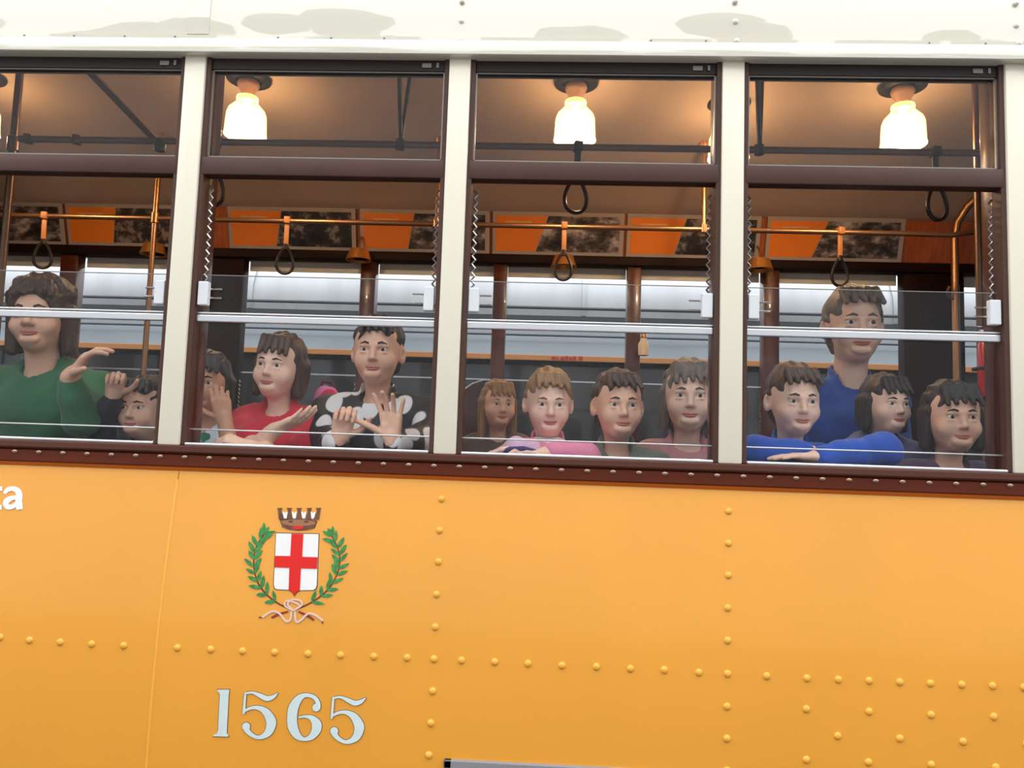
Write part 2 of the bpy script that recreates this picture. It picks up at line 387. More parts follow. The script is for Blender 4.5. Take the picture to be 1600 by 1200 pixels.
# ---- lettering, fleet number and crest on the side panel
def wall(px, py, off=.0): # a point on the panel's surface
    p = at(px, py, -.012); y = skin_y(p.z); p = at(px, py, y); return Vector((p.x, skin_y(p.z)-off, p.z))
def stroke(mb, pts, off, thick=.0012, grow=0.0, sub=6):
    """variable width ribbon: pts = (px, py, width px) in photo pixels, on the panel"""
    P = [np.array(p, float) for p in pts]; Q = []
    for i in range(len(P)-1):
        p0 = P[max(i-1, 0)]; p1 = P[i]; p2 = P[i+1]; p3 = P[min(i+2, len(P)-1)]
        for j in range(sub):
            t = j/sub; Q.append(.5*((2*p1)+(-p0+p2)*t+(2*p0-5*p1+4*p2-p3)*t*t+(-p0+3*p1-3*p2+p3)*t**3))
    Q.append(P[-1]); L = []; R = []
    for i, q in enumerate(Q):
        d = Q[min(i+1, len(Q)-1)][:2]-Q[max(i-1, 0)][:2]; d = d/(np.hypot(*d)+1e-9); nrm = np.array([-d[1], d[0]])
        hw = max(.25, q[2]/2)+grow
        L.append(wall(*(q[:2]+nrm*hw), off)); R.append(wall(*(q[:2]-nrm*hw), off))
    b = bmesh.new(); n = Vector((0, thick, 0))
    V = [[b.verts.new(p) for p in row] for row in (L, R, [p+n for p in L], [p+n for p in R])]
    for i in range(len(Q)-1):
        b.faces.new((V[0][i], V[0][i+1], V[1][i+1], V[1][i])); b.faces.new((V[2][i], V[2][i+1], V[0][i+1], V[0][i])); b.faces.new((V[1][i], V[1][i+1], V[3][i+1], V[3][i]))
    b.faces.new((V[0][0], V[1][0], V[3][0], V[2][0])); b.faces.new((V[0][-1], V[1][-1], V[3][-1], V[2][-1]))
    bmesh.ops.recalc_face_normals(b, faces=list(b.faces)); mb.join(b)
def disc(mb, px, py, r, off, thick=.0012, sx=1, seg=18):
    mb.poly([wall(px+r*sx*math.cos(2*math.pi*i/seg), py+r*math.sin(2*math.pi*i/seg), off) for i in range(seg)], (0, 1, 0), thick)
def outline(mb, pts, off, thick=.0012):
    mb.poly([wall(x, y, off) for x, y in pts], (0, 1, 0), thick)
NUM = group_part('fleet_number', TRAM)
def c5(dx, dy): return [[(x/5+300+dx, y/5+1040+dy, w_/5) for x, y, w_ in st] for st in (
    [(409, 222, 14), (440, 212, 15), (480, 211, 17), (530, 232, 30), (585, 256, 38), (630, 246, 30), (660, 224, 14), (672, 210, 3)],
    [(419, 208, 17), (412, 290, 19), (405, 377, 19)],
    [(400, 372, 4), (430, 343, 20), (480, 327, 24), (530, 332, 34), (580, 362, 56), (615, 420, 74), (620, 460, 74), (598, 518, 60), (550, 553, 36), (500, 556, 26), (450, 525, 34), (424, 490, 48)])], (425/5+300+dx, 474/5+1040+dy, 31/5)
s6 = [[(x/5+300, y/5+1040, w_/5) for x, y, w_ in st] for st in (
    [(985, 330, 40), (985, 290, 34), (955, 247, 30), (890, 230, 30), (835, 258, 56), (795, 325, 76), (783, 405, 76), (790, 480, 76), (825, 545, 56), (878, 573, 28), (935, 553, 48), (972, 500, 72), (972, 450, 72), (935, 408, 40), (885, 396, 18), (835, 404, 12)],)], (972/5+300, 326/5+1040, 31/5)
one = [(200, 188), (294, 188), (288, 230), (274, 500), (274, 530), (286, 541), (285, 553), (168, 550), (170, 540), (195, 530), (206, 505), (219, 240), (217, 212), (200, 198)]
one = [(x/5+300, y/5+1040) for x, y in one]
for nm, grow, mt, off in (('digit_outline', 1.0, 'digit_edge', .0010), ('digit', 0, 'digit', .0024)):
    b = MB(); o2 = one
    if grow:
        cx = sum(p[0] for p in one)/len(one); cy = sum(p[1] for p in one)/len(one)
        o2 = [(x+math.copysign(1.0, x-cx), y+math.copysign(1.2, y-cy)) for x, y in one]
    outline(b, o2, off); b.build(nm, mt, NUM)
    for strokes, ball in (c5(0, 0), s6, c5(137.4, 7.2)):
        b = MB()
        for st in strokes: stroke(b, st, off, grow=grow)
        disc(b, ball[0], ball[1], ball[2]+grow, off+.0002); b.build(nm, mt, NUM)
# the two letters at the left edge
LET = group_part('lettering', TRAM)
b = MB()
stroke(b, [(7, 771, 5), (13, 765, 7), (21, 763.5, 7.5), (28, 767, 9), (30.5, 774, 10), (29.5, 784, 10), (30, 791, 10), (32, 795, 9)], .0016)
stroke(b, [(29, 777, 6), (20, 778, 7), (12, 782, 9), (9.5, 787, 9), (13, 792, 8), (21, 791, 7), (27, 786, 6)], .0020)
stroke(b, [(31, 785, 9), (30.5, 795.5, 10)], .0018)
b.build('letter', 'white_print', LET)
b = MB(); stroke(b, [(-8, 750, 9), (-10, 770, 9.5), (-11, 784, 9.5), (-7, 791, 9), (3, 793, 7)], .0016); stroke(b, [(-18, 762.5, 7), (4, 763.5, 7)], .0018); b.build('letter', 'white_print', LET)
# crest
CR = group_part('crest', TRAM); sc_ = 260/1418.0
def cx(x, y): return (340+x*sc_, 770+y*sc_)
def cpoly(name, pts, mt, off): b = MB(); outline(b, [cx(*p) for p in pts], off); return b.build(name, mt, CR)
shield = [(500, 345), (862, 352), (845, 790), (836, 815), (815, 828), (700, 830), (672, 845), (655, 875), (640, 845), (612, 826), (510, 822), (488, 812), (480, 780)]
gsh = [(495, 338), (868, 346), (852, 795), (842, 822), (818, 835), (704, 836), (678, 850), (655, 884), (634, 850), (608, 833), (506, 829), (480, 817), (473, 780)]
cpoly('shield_edge', gsh, 'crest_line', .0008); cpoly('shield', shield, 'crest_white', .0018)
cpoly('cross', [(632, 348), (733, 350), (722, 545), (853, 548), (848, 646), (712, 642), (703, 830), (672, 845), (655, 875), (640, 845), (607, 826), (614, 638), (486, 634), (491, 536), (622, 538)], 'crest_red', .0028)
cpoly('crown_band', [(530, 228), (620, 212), (760, 214), (850, 240), (828, 300), (770, 316), (690, 322), (610, 314), (552, 292)], 'crown', .0018)
cpoly('crown_lining', [(640, 288), (690, 280), (735, 290), (735, 305), (690, 311), (640, 304)], 'crest_red', .0028)
cpoly('crown_rim', [(545, 240), (620, 228), (690, 225), (760, 228), (838, 248), (830, 270), (760, 282), (690, 286), (620, 280), (553, 264)], 'crown_tan', .0026)
for a, c_, wd in ((532, 548, 1), (614, 614, 1), (697, 693, 1), (783, 773, 1), (862, 842, 1)):
    cpoly('crown_tower', [(a-22, 128), (a+22, 128), (a+14, 146), (a+12, 160), (c_+24, 226), (c_-24, 226), (a-12, 160), (a-14, 146)], 'crown', .0030)
for a in (578, 656, 736, 814):
    cpoly('crown_gap', [(a-22, 160), (a-4, 166), (a, 180), (a+5, 166), (a+22, 160), (a+12, 218), (a-12, 218)], 'crest_white', .0022)
for a, bq in ((625, 242), (757, 242)): cpoly('crown_slit', [(a-18, bq-4), (a+18, bq-6), (a+14, bq+8), (a-14, bq+8)], 'crest_line', .0034)
stems = ([(395, 355), (345, 430), (315, 510), (308, 600), (318, 690), (350, 780), (420, 870), (520, 945), (640, 1000)],
         [(975, 370), (1015, 450), (1038, 530), (1038, 620), (1015, 700), (960, 800), (880, 880), (770, 950), (650, 1000)])
for st in stems:
    b = MB(); stroke(b, [(*cx(x, y), 2.4 if i > 4 else 1.8) for i, (x, y) in enumerate(st)], .0010); b.build('branch', 'stem', CR)
def leaf(x, y, ang, ln, wd):
    ca, sa = math.cos(ang), math.sin(ang); pts = []
    for t, h in ((0, 0), (.2, .7), (.45, 1), (.75, .7), (1, 0), (.75, -.7), (.45, -1), (.2, -.7)):
        u, v = t*ln, h*wd/2; pts.append(cx(x+u*ca-v*sa, y+u*sa+v*ca))
    b = MB(); outline(b, pts, .0020); b.build('leaf', 'leaf', CR)
for si, st in enumerate(stems):
    rnd = random.Random(3+si); P = [np.array(p, float) for p in st]; seg = []
    for i in range(len(P)-1):
        for t in np.linspace(0, 1, 12)[:-1]: seg.append(P[i]*(1-t)+P[i+1]*t)
    n = len(seg)
    for q in range(11):
        i = int(q/11*n*.93); p = seg[i]; d = seg[max(i-3, 0)]-seg[min(i+3, n-1)]; a = math.atan2(d[1], d[0])
        for s in (-1, 1):
            leaf(p[0], p[1], a+s*rnd.uniform(.5, .85), rnd.uniform(88, 118), rnd.uniform(30, 40))
    leaf(P[0][0], P[0][1], math.atan2(*(P[0]-P[1])[::-1]), 80, 34)
b = MB()
stroke(b, [(*cx(x, y), 2.6) for x, y in ((640, 1000), (575, 960), (590, 920), (660, 935), (700, 965), (640, 1005))], .0026)
stroke(b, [(*cx(x, y), 2.6) for x, y in ((650, 1000), (720, 955), (700, 915), (630, 912), (600, 950), (650, 1000))], .0030)
stroke(b, [(*cx(x, y), 3.2) for x, y in ((630, 1010), (620, 1080), (580, 1090), (530, 1030), (470, 1008), (380, 1060))], .0026)
stroke(b, [(*cx(x, y), 3.2) for x, y in ((660, 1010), (670, 1095), (710, 1085), (770, 1030), (830, 1040), (900, 1090))], .0026)
b.build('ribbon', 'ribbon', CR)
b = MB()  # dark red strokes of the crest ribbon
stroke(b, [(*cx(x, y), wq) for x, y, wq in ((600, 1012, 2.5), (520, 1035, 4), (460, 1065, 3))], .0016)
stroke(b, [(*cx(x, y), wq) for x, y, wq in ((690, 1012, 2.5), (760, 1045, 4), (822, 1085, 3))], .0016)
stroke(b, [(*cx(x, y), 2) for x, y in ((385, 1060), (350, 1062))], .0016); stroke(b, [(*cx(x, y), 2) for x, y in ((890, 1085), (895, 1115))], .0016)
b.build('ribbon_red_strokes', 'ribbon_red', CR)

# ---- far side wall of the tram with its windows
YF = 2.28
fw = [(-3.60, -2.935), (-2.827, -2.12), (-1.812, -1.113), (-1.022, -.328), (-.249, .450), (.531, 1.227), (1.319, 2.014), (2.352, 3.02)]
FAR = MB(); xs = XA-.35
edges = [-4.5]+[v for ab in fw for v in ab]+[4.5]
for i in range(0, len(edges), 2):
    a, c_ = edges[i], edges[i+1]
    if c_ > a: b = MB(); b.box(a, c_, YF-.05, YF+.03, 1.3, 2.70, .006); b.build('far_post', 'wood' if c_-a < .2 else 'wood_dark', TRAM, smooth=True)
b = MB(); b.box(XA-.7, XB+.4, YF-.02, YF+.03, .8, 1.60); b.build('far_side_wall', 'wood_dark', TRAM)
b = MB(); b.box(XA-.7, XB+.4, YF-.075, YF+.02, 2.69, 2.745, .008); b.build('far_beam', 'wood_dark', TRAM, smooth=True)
b = MB(); b.prism([(2.185, 2.985), (2.265, 2.74), (2.275, 2.74), (2.275, 2.99)], XA-.7, XB+.4); b.build('far_cove_panel', 'wood_panel', TRAM)
for (a, c_) in fw:
    W = group_part('far_window', TRAM)
    b = MB(); b.box(a, c_, YF+.04, YF+.05, 2.635, 2.70, .001); b.build('lintel', 'cream', W)
    b = MB(); b.box(a, c_, YF-.004, YF, 1.60, 2.10); b.build('pane', 'glass_low', W)
    b = MB(); b.box(a, c_, YF-.012, YF-.004, 2.010, 2.018); b.build('sash_bar', 'alu', W)
    for s, xx in ((1, a), (-1, c_)):
        pts = [(xx+s*(.002+.008*(i % 2)), YF-.02, 1.75+.012*i) for i in range(20)]
        b = MB(); b.tube(pts, .003, 5); b.build('ratchet_strip', 'ratchet', W)

# ------------------------------------------------------------------ neighbouring tram beyond
T2 = thing('tram', (0, 3.8, 0), 'grey silver roofed tram with orange stripe parked beyond the far windows', 'tram')
xa, xb = -9, 9
rp_ = [(3.80, 2.665), (3.79, 2.75), (3.80, 2.86), (3.86, 3.0), (4.0, 3.13), (4.25, 3.23), (4.6, 3.28), (5.0, 3.28), (5.4, 3.2), (5.6, 3.0), (5.62, 2.66)]
MB().prism(rp_, xa, xb).build('roof', 'tram_silver', T2, smooth=True)
x = -8.7; i = 0
while x < 9:
    b = MB(); pr = [(y-.012 if y < 4.5 else y, z+.008) for y, z in rp_[:8]]; b.prism(pr+[(y+.05, z-.02) for y, z in pr[::-1]], x, x+.03); b.build('roof_band', 'tram_silver', T2, smooth=True)
    x += (.62, 1.5, .9, 1.15)[i % 4]; i += 1
MB().prism([(3.83, 2.665), (3.76, 2.352), (5.6, 2.352), (5.6, 2.665)], xa, xb).build('cant_panel', 'tram_grey', T2)
b = MB(); b.tube([(xa, 3.735, 2.72), (xb, 3.735, 2.72)], .012, 8); b.build('roof_rail', 'tram_dark', T2)
b = MB(); b.tube([(xa, 3.72, 2.50), (xb, 3.72, 2.50)], .008, 8); b.build('gutter_rail', 'tram_dark', T2)
b = MB(); b.box(xa, xb, 3.77, 3.83, 2.63, 2.665); b.build('gutter', 'tram_dark', T2)
b = MB(); b.box(xa, xb, 3.74, 3.80, 2.305, 2.350, .005); b.build('stripe', 'tram_orange', T2)
b = MB()
rnd = random.Random(2); xx = at(862, 556, 3.74).x; xe = at(910, 558, 3.74).x
while xx < xe:
    wq = rnd.uniform(.012, .03); b.box(xx, xx+wq, 3.736, 3.741, 2.316, 2.316+rnd.choice((.022, .022, .03))); xx += wq+rnd.choice((.008, .008, .02))
b.build('stripe_lettering', 'tram_red', T2)
MB().box(xa, xb, 3.80, 5.6, .35, 2.304).build('body', 'tram_dark', T2)
for k in range(12):
    x = -8.6+k*1.45; b = MB(); b.box(x, x+1.3, 3.785, 3.802, 1.45, 2.28, .01); b.build('window', 'tram_window', T2)

# ------------------------------------------------------------------ lamps
def lamp_meshes():
    b = MB(); b.lathe([(.048, .004), (.058, -.014), (.082, -.016), (.097, -.008), (.098, 0), (.0, .004)], seg=32); base = b.mesh('base', 'iron', True)
    b = MB(); b.lathe([(.0, -.012), (.046, -.014), (.050, -.026), (.043, -.044), (.032, -.060), (.030, -.10), (0, -.10)], seg=24); sock = b.mesh('socket', 'socket', True)
    b = MB(); b.lathe([(.034, -.086), (.047, -.088), (.049, -.098), (.044, -.108), (.060, -.128), (.080, -.150), (.087, -.172), (.091, -.255), (.093, -.262), (.089, -.262),
                       (.083, -.172), (.076, -.154), (.056, -.132), (.038, -.11)], seg=32); shade = b.mesh('shade', 'shade', True)
    b = MB(); b.lathe([(.093, -.262), (.094, -.266), (.089, -.267), (.088, -.262)], seg=32); rim = b.mesh('rim', 'shade_rim', True)
    b = MB(); b.lathe([(0, -.10), (.014, -.11), (.024, -.135), (.032, -.165), (.028, -.19), (.014, -.205), (0, -.209)], seg=16); bulb = b.mesh('bulb', 'bulb', True)
    return (('base', base), ('socket', sock), ('shade', shade), ('shade_rim', rim), ('bulb', bulb))
LM = lamp_meshes()
def lamp(x, y, z, label, group='ceiling lamps'):
    e = thing('ceiling_lamp', (x, y, z), label, 'lamp', group); sh = None
    for n, me in LM:
        o = put(n, me, sh if n == 'shade_rim' else e, world=False)
        if n == 'shade': sh = o
    ld = bpy.data.lights.new('bulb_light', 'POINT'); ld.energy = 10.0; ld.color = (1.0, .76, .54); ld.shadow_soft_size = .03
    lo = bpy.data.objects.new('bulb_light', ld); COL.objects.link(lo); lo.parent = e; lo.location = (0, 0, -.245)
lamp(-1.385, 1.13, 3.243, 'lit glass bell ceiling lamp on a black rose, leftmost of the three fully seen')
lamp(.092, 1.13, 3.243, 'lit glass bell ceiling lamp above the middle window, centre of the three')
lamp(1.508, 1.13, 3.243, 'lit glass bell ceiling lamp on a black rose, rightmost of the three')
p = at(1139, 135, 1.3); lamp(p.x, 1.3, 3.238, 'lit ceiling lamp nearly hidden behind the cream post right of centre')
p = at(-29, 120, 1.13); lamp(p.x, 1.13, 3.243, 'lit ceiling lamp cut off by the left picture edge')

# ------------------------------------------------------------------ rails, poles, straps
YN, YR, ZR = .63, 1.63, 2.742
e = thing('grab_rail', (-1.8, YN, ZR), 'dark bronze ceiling grab rail on the near side, seen through the upper panes', 'grab rail')
b = MB(); b.tube([(at(30, 215, YN).x, YN, ZR), (2.6, YN, ZR)], .013, 12); b.build('bar', 'bronze', e, smooth=True)
for px in (625, 1186):
    q = at(px, 232, YN); b = MB(); b.tube([(q.x-.02, YN-.03, 3.17), (q.x, YN, ZR+.02)], .009, 8); b.tube([(q.x+.028, YN+.05, 3.18), (q.x+.003, YN, ZR+.02)], .008, 8)
    b.lathe([(0, -.024), (.018, -.018), (.021, 0), (.018, .018), (0, .024)], (q.x, YN, ZR), 12); b.build('bracket', 'iron', e, smooth=True)
b = MB(); q0 = at(128, 100, YN); q1 = at(250, 226, YN); b.tube([q0, q1], .016, 4); b.build('brace', 'wood', e)
b = MB(); b.lathe([(0, -.03), (.02, -.025), (.022, 0), (.02, .02), (0, .024)], q1, 12); b.build('end_fitting', 'iron', e, smooth=True)
for px in (44, 120): q = at(px, 216, YN); b = MB(); b.lathe([(0, -.02), (.018, -.016), (.02, 0), (.018, .016), (0, .02)], (q.x, YN, ZR), 12); b.build('collar', 'bronze', e, smooth=True)
e = thing('grab_rail', (-2, YR, ZR), 'brass grab rail on the far side in front of the posters', 'grab rail')
xe = at(1488, 368, YR).x
pts = [(-3.4, YR, ZR), (xe-.25, YR, ZR-.004), (xe, YR, ZR-.006), (xe+.1, YR+.02, ZR+.012), (xe+.18, YR+.08, ZR+.05), (xe+.24, YR+.2, ZR+.1)]
b = MB(); b.tube(pts, .013, 12); b.build('bar', 'brass', e, smooth=True)
for px, py in ((682, 350), (1100, 357)):
    q = at(px, py, YR); b = MB(); b.tube([(q.x, YR, ZR), (q.x, YR+.02, 3.19)], .011, 10); b.lathe([(0, -.02), (.02, -.02), (.02, .02), (0, .02)], (q.x, YR, ZR), 12)
    b.lathe([(.012, -.05), (.03, -.02), (.032, .01)], (q.x, YR+.02, 3.19), 12); b.build('support', 'brass', e, smooth=True)
def pole(px, py, Y, z0, label, m_='brass', r=.014, ztop=3.2):
    q = at(px, py, Y); e = thing('grab_pole', (q.x, Y, z0), label, 'pole')
    b = MB(); b.tube([(q.x, Y, z0), (q.x, Y, ztop)], r, 12); b.build('tube', m_, e, smooth=True)
    b = MB(); b.lathe([(r, -.03), (r+.008, -.026), (r+.008, .026), (r, .03)], (q.x, Y, ZR), 12); b.build('collar', m_, e, smooth=True)
    b = MB(); b.lathe([(.0, 0), (.035, 0), (.03, .015), (r, .02)], (q.x, Y, z0), 12); b.build('foot', m_, e, smooth=True)
pole(243, 330, YR, .8, 'brass grab pole standing behind the green-jacketed rider, left of first cream post')
pole(14, 300, YN+.05, 1.2, 'dark bronze grab pole at the left picture edge', 'bronze')
q = at(1492, 410, 2.02); e = thing('grab_pole', (q.x, 2.02, .8), 'curved brass pole bending up to the ceiling at far right', 'pole')
b = MB(); b.tube([(q.x, 2.02, .8), (q.x, 2.02, 2.82), (q.x+.01, 2.01, 2.92), (q.x+.05, 1.98, 3.0), (q.x+.10, 1.92, 3.06), (q.x+.18, 1.85, 3.12)], .02, 12); b.build('tube', 'brass', e, smooth=True)
b = MB(); b.tube([(q.x, 2.02, 2.50), (q.x-.04, 2.0, 2.50), (q.x-.06, 1.99, 2.53), (q.x-.05, 1.98, 2.56)], .008, 8); b.build('hook', 'brass', e, smooth=True)

def strap_meshes(near):
    m_ = 'iron' if near else 'leather'
    b = MB(); b.box(-.016, .016, -.018, .018, -.016, .020, .004); clip = b.mesh('clip', m_, True)
    b = MB(); b.box(-.012, .012, -.004, .004, -.10 if near else -.135, -.012, .002); band = b.mesh('band', m_, True)
    zt = -.115 if near else -.14; hh = .135
    pts = []
    for i in range(28):
        a = 2*math.pi*i/28; s_ = math.sin(a); x = .045*s_*(.62+.38*(-math.cos(a)*.5+.5)*1.9)*.9; z = zt-hh/2+hh/2*math.cos(a)
        pts.append((x, 0, z))
    b = MB(); b.tube(pts, .0075, 8, closed=True); b.lathe([(0, -.02), (.012, -.015), (.012, .012), (0, .018)], (0, 0, zt+.005), 10); loop = b.mesh('loop', 'loop', True)
    return clip, band, loop
SM = {True: strap_meshes(True), False: strap_meshes(False)}
def strap(px, near, tilt, yaw, label):
    Y = YN if near else YR; q = at(px[0], px[1], Y)
    e = thing('hanging_strap', (q.x, Y, ZR), label, 'strap', 'hanging straps'); e.rotation_euler = (0, tilt, yaw)
    for n, me in zip(('clip', 'band', 'loop'), SM[near]): put(n, me, e, world=False)
strap((340, 225), True, .05, .5, 'dark strap loop half hidden behind the first cream post')
strap((903, 232), True, .02, .25, 'dark strap loop hanging below the middle window transom')
strap((1461, 242), True, -.03, .3, 'dark strap loop hanging in the upper right of the right window')
strap((70, 337), False, -.03, .3, 'tan strap with dark loop above the green-jacketed rider')
strap((449, 345), False, .0, .2, 'tan strap with dark loop in the window over the red-shirted child')
strap((882, 353), False, .0, .0, 'tan strap with dark loop at the centre of the middle window')
strap((1313, 360), False, .02, .2, 'tan strap with loop above the tall rider in right window')

# ------------------------------------------------------------------ posters on the far cove
def poster(x0, x1, split_top, split_bot, label, dark):
    """board leaning on the cove; splits are photo/orange boundary as fractions"""
    def P(x, v, off): # v: 0 top .. 1 bottom
        y = 2.178+(2.252-2.178)*v-off; z = 2.988+(2.748-2.988)*v; return Vector((x, y, z))
    e = thing('poster', P((x0+x1)/2, 1, .01), label, 'poster', 'posters above the far windows')
    nrm = Vector((0, -.24, -.074)).normalized()
    def quad(name, a, b_, c_, d, m_, off, th):
        mb = MB(); mb.poly([p_+nrm*off for p_ in (a, b_, c_, d)], -nrm, th); return mb.build(name, m_, e)
    quad('board', P(x0, 0, 0), P(x1, 0, 0), P(x1, 1, 0), P(x0, 1, 0), 'poster_border', .012, .008)
    L = x1-x0; m_ = .025; a0, a1 = m_, 1-m_*1.3; v0, v1 = .09, .90
    X = lambda f: x0+L*f
    if split_top > 0:
        o = quad('orange_panel', P(X(a0), v0, 0), P(X(split_top), v0, 0), P(X(split_bot), v1, 0), P(X(a0), v1, 0), 'orange_print', .0135, .003)
        for i, (f0, f1, v) in enumerate(((.10, .30, .22), (.10, .19, .32))): quad('caption', P(X(f0), v, 0), P(X(f1), v, 0), P(X(f1), v+.03, 0), P(X(f0), v+.03, 0), 'caption', .0145, .002)
        quad('photo', P(X(split_top+.005), v0, 0), P(X(a1), v0, 0), P(X(a1), v1, 0), P(X(split_bot+.005), v1, 0), dark, .0135, .003)
    else:
        quad('photo', P(X(a0), v0, 0), P(X(a1), v0, 0), P(X(a1), v1, 0), P(X(a0), v1, 0), dark, .0135, .003)
def pX(px): return at(px, 352, 2.2).x
poster(pX(-100), pX(99), 0, 0, 'black and white photo poster at far left above the windows', 'photo_print')
poster(pX(104), pX(300), .40, .36, 'orange and photo poster just left of the first cream post', 'photo_print_dark')
poster(pX(357), pX(556), .42, .37, 'orange poster with photo of a dark vehicle, left in second window', 'photo_print_dark')
poster(pX(563), pX(765), .42, .37, 'orange poster with crowd photo spanning the post beside second window', 'photo_print')
poster(pX(770), pX(975), .42, .33, 'orange poster with pale city photo at centre of middle window', 'photo_print')
poster(pX(980), pX(1188), .44, .36, 'orange poster with dark photo at right of middle window', 'photo_print_dark')
poster(pX(1198), pX(1412), .44, .34, 'orange poster with cathedral square photo in the right window', 'photo_print')

# brass fittings above far windows
def brass_fit(px, py, label, wq=.075, rod=True):
    q = at(px, py, 2.16); e = thing('brass_wall_lamp', (q.x, 2.16, q.z-.03), label, 'wall lamp', 'small brass wall lamps')
    b = MB(); b.lathe([(wq*.72, .062), (wq, .0), (wq*.94, .0), (wq*.66, .058)], seg=20); b.lathe([(0, .066), (wq*.72, .062)], seg=20); b.build('shade', 'brass_lamp', e, smooth=True, world=False)
    b = MB(); b.tube([(0, 0, .06), (0, .01, .12), (0, .05, .15)], .007, 8); b.build('arm', 'brass', e, smooth=True, world=False)
brass_fit(561, 399, 'small brass wall lamp over the post behind the second window')
brass_fit(881, 409, 'small brass wall lamp behind the centre strap loop')
brass_fit(1187, 414, 'small brass wall lamp beside the right cream post')
brass_fit(240, 390, 'small brass wall lamp behind the left grab pole')
# bottle-shaped fitting by the far post
q = at(1005, 556, 2.15); e = thing('cream_fitting', q, 'small cream bottle-shaped fitting beside the far post in middle window', 'fitting')
b = MB(); b.lathe([(0, 0), (.028, .002), (.030, .06), (.026, .075), (.018, .085), (.018, .10), (0, .102)], seg=16); b.build('body', 'cream_plastic', e, smooth=True, world=False)
b = MB(); b.lathe([(.016, .10), (.020, .105), (.014, .128), (.005, .15), (0, .152)], seg=14); b.build('cap', 'brass', e, smooth=True, world=False)
b = MB(); b.box(-.008, .008, .0, .10, .03, .05, .002); b.build('bracket', 'brass', e, world=False)
# fire extinguisher
q = at(1547, 622, .95); e = thing('fire_extinguisher', q, 'red fire extinguisher on the pole at the right window edge', 'extinguisher')
b = MB(); b.lathe([(0, 0), (.036, .002), (.041, .02), (.041, .20), (.034, .225), (.018, .24), (0, .242)], seg=20); b.build('cylinder', 'extinguisher', e, smooth=True, world=False)
b = MB(); b.lathe([(0, .24), (.015, .24), (.015, .265), (0, .267)], seg=12); b.box(-.035, .02, -.006, .006, .262, .272, .002); b.box(-.045, .012, -.006, .006, .28, .287, .002); b.build('valve', 'chrome', e, smooth=True, world=False)
b = MB(); b.tube([(.012, 0, .255), (.045, -.01, .24), (.05, -.015, .15), (.045, -.01, .06)], .007, 8); b.build('hose', 'iron', e, smooth=True, world=False)
b = MB(); b.box(-.044, .044, -.044, .05, .11, .125, .004); b.build('strap_band', 'iron', e, world=False)
q2 = Vector((q.x, 1.01, .8)); e2 = thing('grab_pole', q2, 'slim pole carrying the red fire extinguisher', 'pole')
b = MB(); b.tube([q2, (q2.x, 1.01, 3.2)], .013, 10); b.build('tube', 'bronze', e2, smooth=True)
# chrome seat handle in the middle window
pts = [at(722, 625, 1.3), at(727, 608, 1.3), at(738, 600, 1.3), at(756, 594, 1.3), at(778, 595, 1.3), at(784, 625, 1.3)]
e = thing('seat', (pts[2].x, 1.3, .8), 'brown seat with rounded pale-edged back in the middle window', 'seat')
bl, br = pts[0]-Vector((0, 0, .30)), pts[-1]-Vector((0, 0, .30))
b = MB(); b.tube([bl]+pts+[br], .006, 8); b.build('piping', 'alu', e, smooth=True)
b = MB(); b.poly([bl]+pts+[br], (0, 1, 0), .025); b.build('backrest', 'wood', e)
b = MB(); b.box(pts[0].x-.02, pts[-1].x+.02, 1.3, 1.66, 1.22, 1.26, .01); b.build('cushion', 'wood', e, smooth=True)
b = MB(); b.box(pts[0].x+.03, pts[-1].x-.03, 1.4, 1.6, .8, 1.23, .01); b.build('pedestal', 'iron', e, smooth=True)
# long benches
for y0, y1, lb in ((.12, .95, 'long wooden bench under the near windows carrying the riders'), (1.72, 2.2, 'long wooden bench under the far windows')):
    e = thing('bench', (0, (y0+y1)/2, .8), lb, 'bench')
    for i in range(5):
        b = MB(); dy = (y1-y0)/5; b.box(XA, XB, y0+i*dy+.004, y0+(i+1)*dy-.004, 1.17, 1.20, .005); b.build('seat_slat', 'wood', e)
    for xk in np.arange(XA+.2, XB, .8): b = MB(); b.box(xk, xk+.05, y0+.03, y1-.03, .80, 1.17, .006); b.build('leg', 'wood_dark', e)
